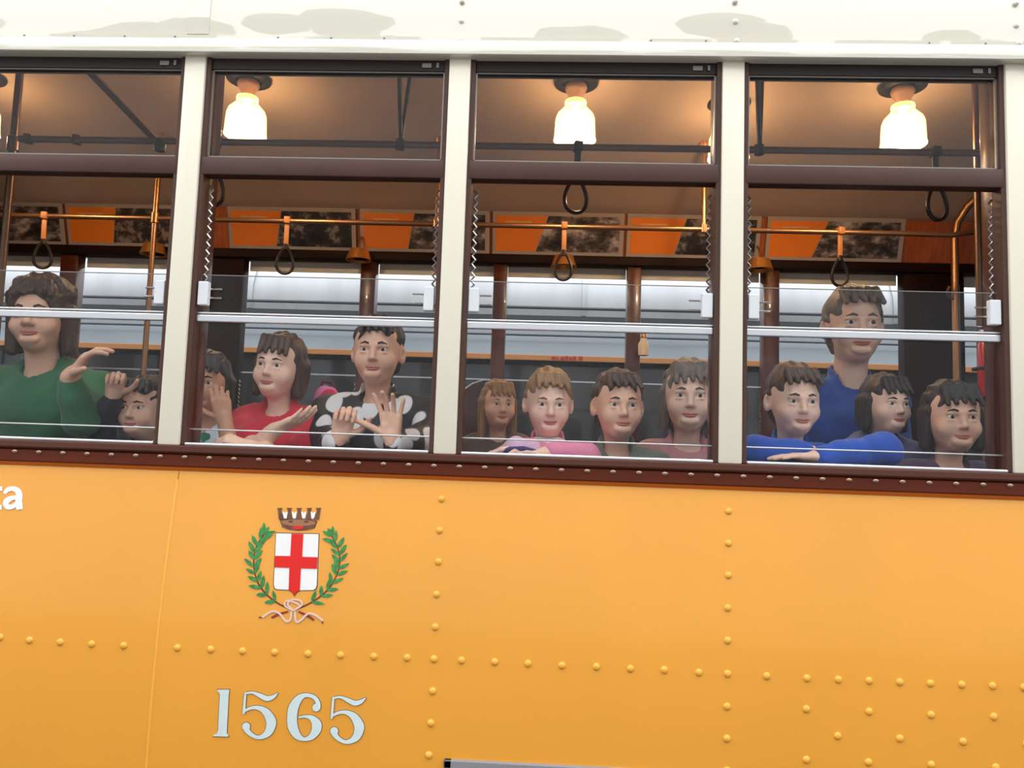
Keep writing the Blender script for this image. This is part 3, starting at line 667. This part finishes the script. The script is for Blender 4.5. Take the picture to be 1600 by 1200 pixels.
#PEOPLE
# ------------------------------------------------------------------ people: smooth blended bodies
class Field:
    def __init__(s, lo, hi, h):
        s.h = h; s.lo = np.array(lo, np.float32)-2*h
        s.n = np.ceil((np.array(hi)+2*h-s.lo)/h).astype(int)+1
        s.D = np.full(s.n, .5, np.float32)
        s.ax = [s.lo[i]+np.arange(s.n[i], dtype=np.float32)*h for i in range(3)]
    def sub(s, lo, hi):
        a = np.clip(np.floor((np.array(lo)-s.lo)/s.h).astype(int), 0, s.n); b = np.clip(np.ceil((np.array(hi)-s.lo)/s.h).astype(int)+1, 0, s.n)
        if np.any(b <= a): return None, None
        sl = tuple(slice(i, j) for i, j in zip(a, b))
        g = np.meshgrid(*[s.ax[i][sl[i]] for i in range(3)], indexing='ij')
        return sl, np.stack(g, -1)
    def mix(s, sl, d, k, op):
        A = s.D[sl]
        if op == 'u':
            hh = np.clip(.5+.5*(A-d)/k, 0, 1); s.D[sl] = A+(d-A)*hh-k*hh*(1-hh)
        else:  # carve d out of A
            hh = np.clip(.5-.5*(A+d)/k, 0, 1); s.D[sl] = A+(-d-A)*hh+k*hh*(1-hh)
    def cap(s, a, b, ra, rb, k=.01, op='u'):
        a = np.array(a, np.float32); b = np.array(b, np.float32); m = max(ra, rb)+2.2*k+.012
        sl, P = s.sub(np.minimum(a, b)-m, np.maximum(a, b)+m)
        if sl is None: return
        ba = b-a; t = np.clip(((P-a)@ba)/max(1e-9, ba@ba), 0, 1)
        d = np.linalg.norm(P-a-t[..., None]*ba, axis=-1)-(ra+(rb-ra)*t); s.mix(sl, d, k, op)
    def ell(s, c, r, R=None, k=.01, op='u', warp=None):
        c = np.array(c, np.float32); r = np.array(r, np.float32); m = max(r)+2.2*k+.012
        sl, P = s.sub(c-m, c+m)
        if sl is None: return
        q = P-c
        if R is not None: q = q@R          # columns of R are the local axes
        k0 = np.linalg.norm(q/r, axis=-1); k1 = np.linalg.norm(q/(r*r), axis=-1)+1e-6; d = k0*(k0-1)/k1
        if warp is not None: d = d+warp(q)
        s.mix(sl, d, k, op)
    def mesh(s, name, m):
        D = s.D; n = s.n; ins = D < 0
        c = np.zeros(tuple(n-1), np.int8)
        for i in (0, 1):
            for j in (0, 1):
                for k in (0, 1): c += ins[i:n[0]-1+i, j:n[1]-1+j, k:n[2]-1+k]
        act = (c > 0) & (c < 8); idx = np.full(c.shape, -1, np.int32); I = np.argwhere(act); idx[act] = np.arange(len(I))
        acc = np.zeros((len(I), 3), np.float32); cnt = np.zeros(len(I), np.float32)
        cor = [(i, j, k) for i in (0, 1) for j in (0, 1) for k in (0, 1)]
        val = {q: D[I[:, 0]+q[0], I[:, 1]+q[1], I[:, 2]+q[2]] for q in cor}
        for q in cor:
            for a in range(3):
                if q[a] == 0:
                    q2 = list(q); q2[a] = 1; q2 = tuple(q2); v0, v1 = val[q], val[q2]; x = (v0 < 0) != (v1 < 0)
                    t = np.where(x, v0/np.where(np.abs(v0-v1) < 1e-9, 1e-9, v0-v1), 0); p = np.tile(np.array(q, np.float32), (len(I), 1)); p[:, a] = t
                    acc[x] += p[x]; cnt[x] += 1
        V = s.lo+(I+acc/np.maximum(cnt, 1)[:, None])*s.h
        F = []
        for a in range(3):
            b_, c_ = (a+1) % 3, (a+2) % 3
            s0 = [slice(None)]*3; s1 = [slice(None)]*3; s0[a] = slice(0, n[a]-1); s1[a] = slice(1, n[a])
            x = ins[tuple(s0)] != ins[tuple(s1)]; E_ = np.argwhere(x)
            E_ = E_[(E_[:, b_] > 0) & (E_[:, c_] > 0) & (E_[:, b_] < n[b_]-1) & (E_[:, c_] < n[c_]-1)]
            def g(db, dc):
                q = E_.copy(); q[:, b_] -= db; q[:, c_] -= dc; return idx[q[:, 0], q[:, 1], q[:, 2]]
            Q = np.stack([g(1, 1), g(0, 1), g(0, 0), g(1, 0)], 1); fl = ins[E_[:, 0], E_[:, 1], E_[:, 2]]
            Q[~fl] = Q[~fl][:, ::-1]; F.append(Q)
        F = np.concatenate(F); F = F[(F >= 0).all(1)]
        me = bpy.data.meshes.new(name); me.vertices.add(len(V)); me.vertices.foreach_set('co', V.astype(np.float32).ravel())
        me.loops.add(F.size); me.loops.foreach_set('vertex_index', F.astype(np.int32).ravel())
        me.polygons.add(len(F)); me.polygons.foreach_set('loop_start', np.arange(0, F.size, 4, dtype=np.int32)); me.polygons.foreach_set('loop_total', np.full(len(F), 4, np.int32))
        me.update(calc_edges=True); me.validate(); me.shade_smooth(); me.materials.append(MATS[m]); return me

for nm, c in (('skin_fair', (242, 202, 178)), ('skin_mid', (232, 184, 156)), ('skin_tan', (212, 158, 128))): mat(nm, S(*c), .5, sss=.12, noise=(25, .05))
for nm, c in (('hair_brown', (74, 50, 36)), ('hair_dark', (40, 28, 24)), ('hair_light', (150, 112, 70)), ('hair_grey', (116, 104, 94))): mat(nm, S(*c), .45, noise=(60, .35, (1, 1, .25)), bump=(90, .5))
mat('lip', S(186, 104, 96), .4); mat('eye_white', S(232, 228, 224), .2); mat('iris', S(76, 52, 36), .2); mat('pupil', S(12, 10, 10), .15)
def cloth(nm, c, a=.12): mat(nm, S(*c), .85, noise=(9, a), bump=(14, .35), sheen=.2)
for nm, c in (('green_cloth', (44, 104, 66)), ('navy_cloth', (34, 36, 46)), ('red_cloth', (206, 34, 56)), ('pink_cloth', (232, 138, 168)), ('grey_green_cloth', (104, 112, 100)),
              ('rose_cloth', (196, 138, 142)), ('blue_cloth', (26, 80, 178)), ('royal_cloth', (34, 76, 160)), ('purple_cloth', (78, 60, 84)), ('maroon_cloth', (104, 40, 50)), ('dark_trousers', (38, 40, 52)),
              ('brown_cloth', (92, 74, 62)), ('violet_cloth', (76, 56, 118)), ('lilac_cloth', (226, 186, 212)), ('lace_cloth', (232, 226, 226)), ('blue_grey_cloth', (92, 100, 140))): cloth(nm, c)
ramp_mat('white_tee', 16, [(.0, S(216, 226, 230)), (.57, S(216, 226, 230)), (.59, S(40, 112, 86)), (.66, S(40, 112, 86)), (.68, S(216, 226, 230))], .85, detail=1, stretch=(1, 1, .7))
ramp_mat('print_jacket', 13, [(.0, S(232, 232, 230)), (.44, S(226, 226, 226)), (.47, S(120, 120, 122)), (.50, S(30, 26, 30)), (1, S(30, 26, 30))], .6, kind='vor', stretch=(1.2, .8, .8))
ramp_mat('backpack_mix', 11, [(.40, S(206, 40, 70)), (.45, S(232, 130, 180)), (.53, S(232, 130, 180)), (.55, S(40, 110, 70)), (.66, S(30, 40, 40))], .8, detail=1)
def V3(*a): return np.array(a, np.float32)
def unit(v): v = np.array(v, np.float32); return v/np.linalg.norm(v)
def hand_prims(wrist, d, n, thumb, hs, curl, spread, tcurl):
    """capsules of one hand. d: wrist->knuckles, n: palm normal, thumb: sideways direction of the thumb"""
    d = unit(d); n = unit(n-np.dot(n, d)*d); t = np.cross(d, n); t = t if np.dot(t, thumb) > 0 else -t
    w_ = np.array(wrist, np.float32); out_ = []
    offs = (.027, .009, -.009, -.026); L = (.074, .082, .076, .060); R = (.0088, .0092, .0088, .0078); kl = (.090, .093, .089, .081)
    for i in range(4):
        k0 = w_+d*.012*hs+t*offs[i]*.55*hs; k1 = w_+d*kl[i]*hs+t*offs[i]*hs
        out_.append(('palm', k0, k1, .0135*hs, .0115*hs))
    out_.append(('palm', w_+d*.02*hs+t*.018*hs+n*.006*hs, w_+d*.055*hs+t*.022*hs+n*.006*hs, .014*hs, .012*hs))
    for i in range(4):
        p = w_+d*kl[i]*hs+t*offs[i]*hs; sp = spread*(1.5, .5, -.5, -1.6)[i]; a = 0
        dd = d*math.cos(sp)+t*math.sin(sp); c_ = curl[i] if isinstance(curl, (list, tuple)) else curl
        for j, fr in enumerate((.45, .31, .24)):
            a += c_*(.8, 1.1, .7)[j]; q = p+(dd*math.cos(a)+n*math.sin(a))*L[i]*fr*hs
            r0, r1 = R[i]*(1, .93, .86)[j]*hs, R[i]*(.93, .86, .74)[j]*hs; out_.append(('f%d' % i, p, q, r0, r1)); p = q
    p = w_+d*.028*hs+t*.024*hs+n*.004*hs
    for j, ln in enumerate((.042, .034, .027)):
        a = .95-tcurl*(0, .45, .8)[j]; dd = unit(d*math.cos(a)+t*math.sin(a)+n*(.22+.20*tcurl*j)); q = p+dd*ln*hs
        out_.append(('thumb', p, q, (.0125, .0105, .0095)[j]*hs, (.0105, .0095, .0078)[j]*hs)); p = q
    return out_
def rot(yaw, pitch, roll):
    return np.array((Matrix.Rotation(yaw, 3, 'Z') @ Matrix.Rotation(pitch, 3, 'X') @ Matrix.Rotation(roll, 3, 'Y')), np.float32)
def person(label, H, s, yaw=0, pitch=0, roll=0, skin='skin_fair', hair='hair_brown', style='short', top='navy_cloth', top_name='jacket', arms=None, sleeve=1.0, h=.0042, child=True, hood=False, extra=None, seat=1.20, lean=0.07, sw=None, trouser='dark_trousers', hatm=None):
    """H: head centre in the world; the face looks along -Y turned by yaw (left/right), pitch, roll"""
    H = V3(*H); R = rot(yaw, pitch, roll)          # head-local axes: x = image right, y = backwards, z = up
    hd = lambda x, y, z: H+R@V3(x*s, y*s, z*s)
    e = thing('person', (H[0], H[1]+lean, seat), label, 'person', 'riders at the tram windows')
    N = H+V3(0, .035*s, (-.150 if child else -.165)*s); sw = sw if sw else (.150 if child else .185)*s
    hipz = seat+.10*s; hip = V3(N[0], N[1]+lean, hipz)
    chest = V3(N[0], N[1]+.012, N[2]-.13*s)
    prims = [('c', N+V3(-sw*.62, .01, -.045*s), N+V3(sw*.62, .01, -.045*s), .048*s, .048*s, .03),
             ('c', chest+V3(-.055*s, 0, 0), chest+V3(.055*s, 0, 0), .085*s, .085*s, .04), ('c', chest, hip, .095*s, .10*s, .05),
             ('c', hip+V3(-.06*s, 0, 0), hip+V3(.06*s, 0, 0), .09*s, .09*s, .03)]
    legs = []
    for sd in (-1, 1):
        kn = V3(hip[0]+sd*.09*s, max(.20, hip[1]-.30*s), seat+.075*s)
        legs.append(('c', hip+V3(sd*.07*s, 0, 0), kn, .07*s, .05*s, .02)); legs.append(('c', kn, V3(kn[0], min(hip[1]+.12, kn[1]+.36*s), seat+.045*s), .048*s, .035*s, .01))
    A = []
    for sd in (-1, 1):
        sh = N+V3(sd*sw, .015, -.055*s); a = (arms or {}).get(sd)
        if a is None: a = dict(elbow=sh+V3(sd*.035, .03, -.22*s), wrist=sh+V3(sd*.0, -.10*s, -.34*s), d=(-sd*.2, -.8, -.5), n=(-sd, 0, 0), curl=.5)
        A.append((sd, sh, np.array(a['elbow'], np.float32), np.array(a['wrist'], np.float32), a))
    # ---- body
    lo = np.minimum(H-.17*s-.02, hip-.2); hi = np.maximum(H+.17*s+.02, hip+.2)
    for sd, sh, el, wr, a in A:
        for q in (sh, el, wr): lo = np.minimum(lo, q-.19*s); hi = np.maximum(hi, q+.19*s)
    lo[1] = min(lo[1], .08); lo[2] = seat-.005; lo[1] = max(lo[1], .05)
    F = Field(lo, hi, h)
    for _, a, b_, ra, rb, k in prims+legs: F.cap(a, b_, ra*.9, rb*.9, k)
    F.cap(N+V3(0, .01, -.03*s), hd(0, .02, -.07), .050*s if not child else .043*s, .048*s if not child else .042*s, .02)
    cw = 1.05 if child else 1.0; ns = .8 if child else 1.0
    F.ell(hd(0, .012, .030), V3(.078*cw, .096, .090)*s, R, .01); F.ell(hd(0, -.020, -.034), V3(.063*cw, .065, .074)*s, R, .03)
    F.ell(hd(0, -.050, -.088), V3(.028, .024, .019)*s, R, .025)
    for sd in (-1, 1):
        F.ell(hd(sd*.037, -.056, -.034), V3(.028, .023, .026)*s, R, .02)                      # cheeks
        F.ell(hd(sd*.031, -.088, .004), V3(.018, .012, .011)*s, R, .008, 'c')                  # sockets
        F.ell(hd(sd*.083, .012, -.004), V3(.010, .020, .031)*s, R@rot(-sd*.35, 0, 0), .006)     # ears
        F.ell(hd(sd*.087, .004, .0), V3(.006, .010, .016)*s, R, .004, 'c')
        F.cap(hd(sd*.032, -.078, .021), hd(sd*.012, -.084, .018), .008*s, .007*s, .012)         # brow ridge
        F.ell(hd(sd*.031, -.0755, .0145), V3(.0165, .0120, .0080)*s, R, .003)                   # eyelids
        F.ell(hd(sd*.031, -.0745, -.0075), V3(.0150, .0115, .0058)*s, R, .003)
    F.cap(hd(0, -.082, .010), hd(0, -.095-.004*ns, -.024), .008*s*ns, .011*s*ns, .012); F.ell(hd(0, -.092-.008*ns, -.028), V3(.014, .012, .010)*s*ns, R, .006)
    for sd in (-1, 1): F.ell(hd(sd*.012*ns, -.090, -.031), V3(.0082, .009, .0075)*s*ns, R, .005)
    F.ell(hd(0, -.078, -.078), V3(.028, .012, .014)*s, R, .012)
    F.cap(hd(-.023, -.088, -.056), hd(0, -.091, -.060), .0018*s, .0022*s, .004, 'c'); F.cap(hd(0, -.091, -.060), hd(.023, -.088, -.056), .0022*s, .0018*s, .004, 'c')
    for sd, sh, el, wr, a in A:
        F.cap(sh, el, .044*s, .036*s, .02); F.cap(el, wr, .037*s, .024*s, .015)
        hp = hand_prims(wr, a['d'], a['n'], a.get('thumb', (-sd, 0, .3)), s*a.get('hs', .95), a.get('curl', .4), a.get('spread', .06), a.get('tcurl', .5))
        for kind, p0, p1, r0, r1 in hp: F.cap(p0, p1, r0, r1, .007*s if kind == 'palm' else .0022)
        F.cap(wr-unit(wr-el)*.02, wr+unit(a['d'])*.02, .023*s, .021*s, .012)
    put('body', F.mesh('body', skin), e)
    # ---- garment
    G = Field(lo-.02, hi+.02, .007)
    for _, a, b_, ra, rb, k in prims: G.cap(a, b_, ra+.014, rb+.014, k)
    for sd, sh, el, wr, a in A:
        G.cap(sh-V3(sd*.02, 0, 0), sh, .055*s, .057*s, .03)
        if sleeve >= .99:
            G.cap(sh, el, .058*s, .052*s, .02); we = el+(wr-el)*a.get('cuff', .93); G.cap(el, we, .052*s, .037*s, .018)
            for q in (.25, .5, .75): c_ = el+(we-el)*q; G.ell(c_, V3(.05, .05, .05)*s*(1.02-.22*q), None, .012)
        else: G.cap(sh, sh+(el-sh)*.62, .060*s, .062*s, .02)
    if hood: G.cap(N+V3(-.06*s, .05, .0), N+V3(.06*s, .05, .0), .05*s, .05*s, .03)
    G.cap(N+V3(0, -.005, -.02*s), N+V3(0, .005, .02*s), .060*s, .062*s, .015)
    G.cap(N+V3(0, -.03, .01*s), N+V3(0, 0, .10*s), .050*s, .060*s, .004, 'c')
    # soft folds
    P = [G.ax[i] for i in range(3)]
    G.D += .0022*(np.sin(P[0]*55+1.3)[:, None, None]*np.sin(P[2]*38+H[0]*9)[None, None, :]+np.sin(P[2]*70+H[0]*5)[None, None, :]*np.sin(P[1]*40)[None, :, None]).astype(np.float32)
    put(top_name, G.mesh(top_name, top), e)
    T = Field(np.minimum(hip-.25, V3(9, .09, 9)), hip+.25, .012)
    for _, a, b_, ra, rb, k in legs+prims[3:4]: T.cap(a, b_, ra+.004, rb+.004, k)
    T.D[:, :, T.ax[2] < seat] = .1
    put('trousers', T.mesh('trousers', trouser), e)
    # ---- hair
    Q = Field(H-.22*s-.02, H+.19*s, .0045); ph = H[0]*17
    wv = lambda q: (.0050 if style == 'wavy' else .0030)*s*np.sin(q[..., 0]*150/s+np.sin(q[..., 2]*60/s+ph)*2)+.0022*s*np.sin(q[..., 1]*120/s+ph)
    big = style == 'wavy'
    Q.ell(hd(0, .022, .042), V3(.086, .100, .096)*s*(1.10 if big else 1), R, .01, warp=wv)
    if style in ('long', 'wavy', 'bob'):
        ln = {'long': -.17, 'wavy': -.10, 'bob': -.09}[style]
        for sd in (-1, 1):
            for q, yy in enumerate((.00, .03, .06)): Q.cap(hd(sd*.074, yy, .02), hd(sd*(.082-.01*q), yy+.012, ln+.01*q), .022*s, .020*s, .014)
        Q.ell(hd(0, .065, -.03), V3(.078, .048, .105 if style != 'long' else .15)*s, R, .02, warp=wv)
    else: Q.ell(hd(0, .05, -.02), V3(.074, .060, .070)*s, R, .02, warp=wv)
    if style == 'tail': Q.ell(hd(.03, .13, .03), V3(.035, .035, .06)*s, R, .02, warp=wv)
    if big:
        for i in range(9):
            a = -1.3+2.6*i/8; Q.ell(hd(.085*math.sin(a), .02+.02*math.sin(i*2.1), .055+.075*math.cos(a)), V3(.026, .03, .022)*s, R, .012)
    Q.ell(hd(0, -.085, -.045), V3(.068, .075, .108)*s, R, .012, 'c')                         # open face
    for sd in (-1, 1):
        if style in ('short', 'tail'): Q.ell(hd(sd*.085, -.005, -.025), V3(.022, .030, .040)*s, R, .01, 'c')
    fr = .052 if style in ('bob', 'long') else .07
    for i in range(5): x = -.045+.0225*i; Q.cap(hd(x, -.055, .105), hd(x*1.15+.008, -.086, fr-.004*abs(i-2)), .014*s, .008*s, .008)   # fringe
    put('hair', Q.mesh('hair', hair), e)
    # ---- eyes, brows, lips
    for sd in (-1, 1):
        b = bmesh.new(); bmesh.ops.create_uvsphere(b, u_segments=16, v_segments=12, radius=.0125*s); me = bpy.data.meshes.new('eye')
        b.to_mesh(me); b.free()
        for q in ('eye_white', 'iris', 'pupil'): me.materials.append(MATS[q])
        gz = Vector((0, 0, 1))
        for f in me.polygons:
            a = f.center.normalized().angle(gz); f.material_index = 2 if a < .24 else 1 if a < .52 else 0
        me.shade_smooth(); o = put('eye', me, e)
        M = Matrix(R.tolist()).to_4x4() @ Matrix.Rotation(math.radians(90), 4, 'X'); M.translation = Vector(hd(sd*.031, -.0725, .0035)); o.matrix_basis = M
        mb = MB(); mb.tube([hd(sd*.015, -.091, .0225), hd(sd*.028, -.090, .027), hd(sd*.044, -.078, .022)], [.0028*s, .0036*s, .0018*s], 6); mb.build('eyebrow', hair, e, smooth=True)
    mb = MB()
    for zz, rr in ((-.0572, .0030), (-.0640, .0038)):
        mb.tube([hd(-.025, -.0795, -.0555), hd(-.013, -.0875, zz+.0012), hd(0, -.0895, zz), hd(.013, -.0875, zz+.0012), hd(.025, -.0795, -.0555)], [.0012*s, rr*s*.9, rr*s, rr*s*.9, .0012*s], 8)
    mb.build('lips', 'lip', e, smooth=True)
    return e
def HP(px, py, Y): p = at(px, py, Y); return (p.x, p.y, p.z)
# 1 adult in green, hand raised
person('adult in dark green jacket with wavy brown hair and raised hand, at left edge', HP(62, 497, .36), 1.06, yaw=.25, roll=-.05, hair='hair_brown', style='wavy', top='green_cloth', child=False, hood=True, skin='skin_mid', h=.0042,
       arms={1: dict(elbow=HP(128, 655, .26), wrist=HP(108, 590, .19), d=(.62, -.1, .75), n=(.5, .3, -.5), thumb=(.3, -.5, -.5), curl=.45, spread=.08, tcurl=.2, cuff=.80)})
# 2 dark navy child beside the first post
person('child in navy jacket waving a fist, half behind the leftmost cream post', HP(226, 640, .36), .86, yaw=-.1, hair='hair_dark', top='navy_cloth', skin='skin_mid', h=.0042,
       arms={-1: dict(elbow=HP(158, 668, .34), wrist=HP(176, 622, .26), d=(.25, -.3, .9), n=(.4, -.8, 0), thumb=(.8, 0, .3), curl=1.15, spread=.02, tcurl=.9, cuff=.9)}, sw=.13)
# 3 white tee child
person('child in white shirt with green print, left end of the second window', HP(322, 602, .34), .87, yaw=.15, hair='hair_dark', style='bob', top='white_tee', top_name='tee_shirt', sleeve=.4, skin='skin_tan', h=.0042, sw=.105,
       arms={1: dict(elbow=HP(360, 705, .22), wrist=HP(352, 662, .22), d=(-.2, -.1, .9), n=(-.3, .9, 0), curl=.5, spread=.04)})
# 4 red shirt child, hands at the chin
P4 = person('child in red shirt resting chin on hand in the second window', HP(436, 575, .34), .90, yaw=-.1, roll=.08, hair='hair_brown', style='bob', top='red_cloth', top_name='tee_shirt', sleeve=.4, skin='skin_fair', h=.0042, sw=.125,
       arms={-1: dict(elbow=HP(398, 702, .22), wrist=HP(428, 672, .17), d=(.85, -.15, .38), n=(-.3, .25, .9), thumb=(0, .8, 0), curl=.18, spread=.05, tcurl=1.1),
             1: dict(elbow=HP(470, 720, .24), wrist=HP(392, 700, .13), d=(-.85, -.1, .30), n=(0, .3, -.9), thumb=(-.2, 0, .9), curl=.9, spread=.03, tcurl=.8)})
# 5 printed jacket child with both hands up
person('child in black jacket with white print, fist and open hand at the glass', HP(590, 552, .37), .97, yaw=.05, hair='hair_dark', style='short', top='print_jacket', skin='skin_mid', h=.0036, sw=.17,
       arms={-1: dict(elbow=HP(506, 688, .30), wrist=HP(529, 690, .135), d=(.22, -.12, .95), n=(.25, -.95, .0), thumb=(.9, 0, .3), curl=1.12, spread=.02, tcurl=.95, cuff=.93),
             1: dict(elbow=HP(664, 690, .30), wrist=HP(613, 692, .125), d=(-.10, .02, .98), n=(0, -1, 0), thumb=(-1, 0, 0), curl=[.12, .34, .34, .05], spread=.21, tcurl=-.25, cuff=.93)})
# 6 far rider with light hair
person('small far rider with light hair seen deep inside the middle window', HP(779, 634, .90), .80, yaw=.3, hair='hair_light', style='long', top='brown_cloth', top_name='coat', skin='skin_mid', h=.0042, sw=.10)
# 7 pink child
P7 = person('child in pink top with white collar leaning at the middle window', HP(857, 632, .30), .88, yaw=.1, pitch=.1, hair='hair_light', style='tail', top='pink_cloth', top_name='hoodie', skin='skin_fair', h=.0042, sw=.12,
       arms={-1: dict(elbow=HP(842, 715, .24), wrist=HP(822, 700, .14), d=(-.9, -.1, -.1), n=(0, 0, -1), thumb=(0, -1, 0), curl=.3), 1: dict(elbow=HP(915, 715, .22), wrist=HP(862, 708, .13), d=(-.9, -.05, .0), n=(0, 0, -1), thumb=(0, -1, 0), curl=.3)})
# 8 and 9
person('child in grey-green top, left of the two close together in middle window', HP(966, 636, .30), .92, yaw=.12, hair='hair_brown', style='short', top='grey_green_cloth', top_name='sweater', skin='skin_mid', h=.0042, sw=.13)
person('child in rose top close behind the right post of middle window', HP(1076, 622, .46), 1.02, yaw=-.12, hair='hair_grey', style='bob', top='rose_cloth', top_name='sweater', skin='skin_fair', h=.0042, sw=.12)
# 10 blue jacket, arms folded on the sill
person('child in bright blue jacket with arms folded on the right window sill', HP(1240, 628, .30), .93, yaw=.05, pitch=.08, hair='hair_brown', style='short', top='blue_cloth', skin='skin_fair', h=.0042, sw=.15,
       arms={1: dict(elbow=HP(1382, 702, .20), wrist=HP(1286, 714, .125), d=(-1, -.02, .0), n=(0, 0, -1), thumb=(0, .8, .2), curl=.10, spread=.05, tcurl=.6, cuff=1.0),
             -1: dict(elbow=HP(1178, 706, .20), wrist=HP(1255, 706, .19), d=(1, .1, .05), n=(0, 0, -1), thumb=(0, .8, .2), curl=.3, cuff=1.0)})
# 11 adult behind
person('tall adult in royal blue behind the others in the right window', HP(1334, 512, .74), 1.22, yaw=-.1, hair='hair_grey', style='short', top='royal_cloth', skin='skin_fair', h=.0042, child=False, seat=1.20, sw=.15)
# 12, 13
person('child in blue-grey hood between the tall adult and rightmost child', HP(1384, 634, .47), .82, yaw=.2, hair='hair_dark', style='bob', top='blue_grey_cloth', skin='skin_fair', h=.0042, sw=.10, hood=True)
person('child in dark purple top at far right of the right window', HP(1488, 655, .31), .93, yaw=-.12, hair='hair_dark', style='bob', top='purple_cloth', top_name='sweater', skin='skin_mid', h=.0042, sw=.13)
# small belongings
q = at(813, 700, .13); e = thing('bag', (q.x, .135, 1.6), 'pink and purple soft bag on the sill beside the pink child', 'bag')
G = Field(V3(q.x-.09, .09, 1.595), V3(q.x+.09, .19, 1.69), .005)
G.ell(V3(q.x, .14, 1.622), V3(.058, .035, .032), None, .01, warp=lambda p: .004*np.sin(p[..., 0]*90)); G.D[:, :, G.ax[2] < 1.6015] = .05
put('body', G.mesh('body', 'lilac_cloth'), e)
b = MB(); b.tube([(q.x-.055, .112, 1.606), (q.x-.03, .103, 1.617), (q.x+.01, .101, 1.620), (q.x+.05, .108, 1.611)], .007, 8); b.build('trim', 'violet_cloth', e, smooth=True)
q = at(497, 630, .44); e = thing('backpack', (q.x, .46, 1.45), 'pink green and red backpack between the red shirt and black jacket', 'backpack')
G = Field(V3(q.x-.13, .40, 1.40), V3(q.x+.09, .52, 1.90), .006)
G.cap(V3(q.x-.04, .46, 1.48), V3(q.x+.022, .46, q.z+.025), .055, .040, .02); G.cap(V3(q.x-.05, .46, 1.5), V3(q.x-.045, .46, q.z-.05), .05, .035, .02)
put('body', G.mesh('body', 'backpack_mix'), e)
b = MB(); b.tube([(q.x+.0, .46, q.z+.05), (q.x+.005, .46, q.z+.075), (q.x+.04, .46, q.z+.075), (q.x+.045, .46, q.z+.05)], .006, 8); b.build('handle', 'maroon_cloth', e, smooth=True)
# white collar of the pink child
hh = Vector(HP(857, 632, .30)); c0 = hh+Vector((0, .022, -.125))
b = MB(); b.lathe([(.040, .022), (.058, .014), (.080, -.010), (.092, -.030), (.088, -.034), (.070, -.016), (.040, .006)], c0, 28); b.build('collar', 'lace_cloth', P7, smooth=True)
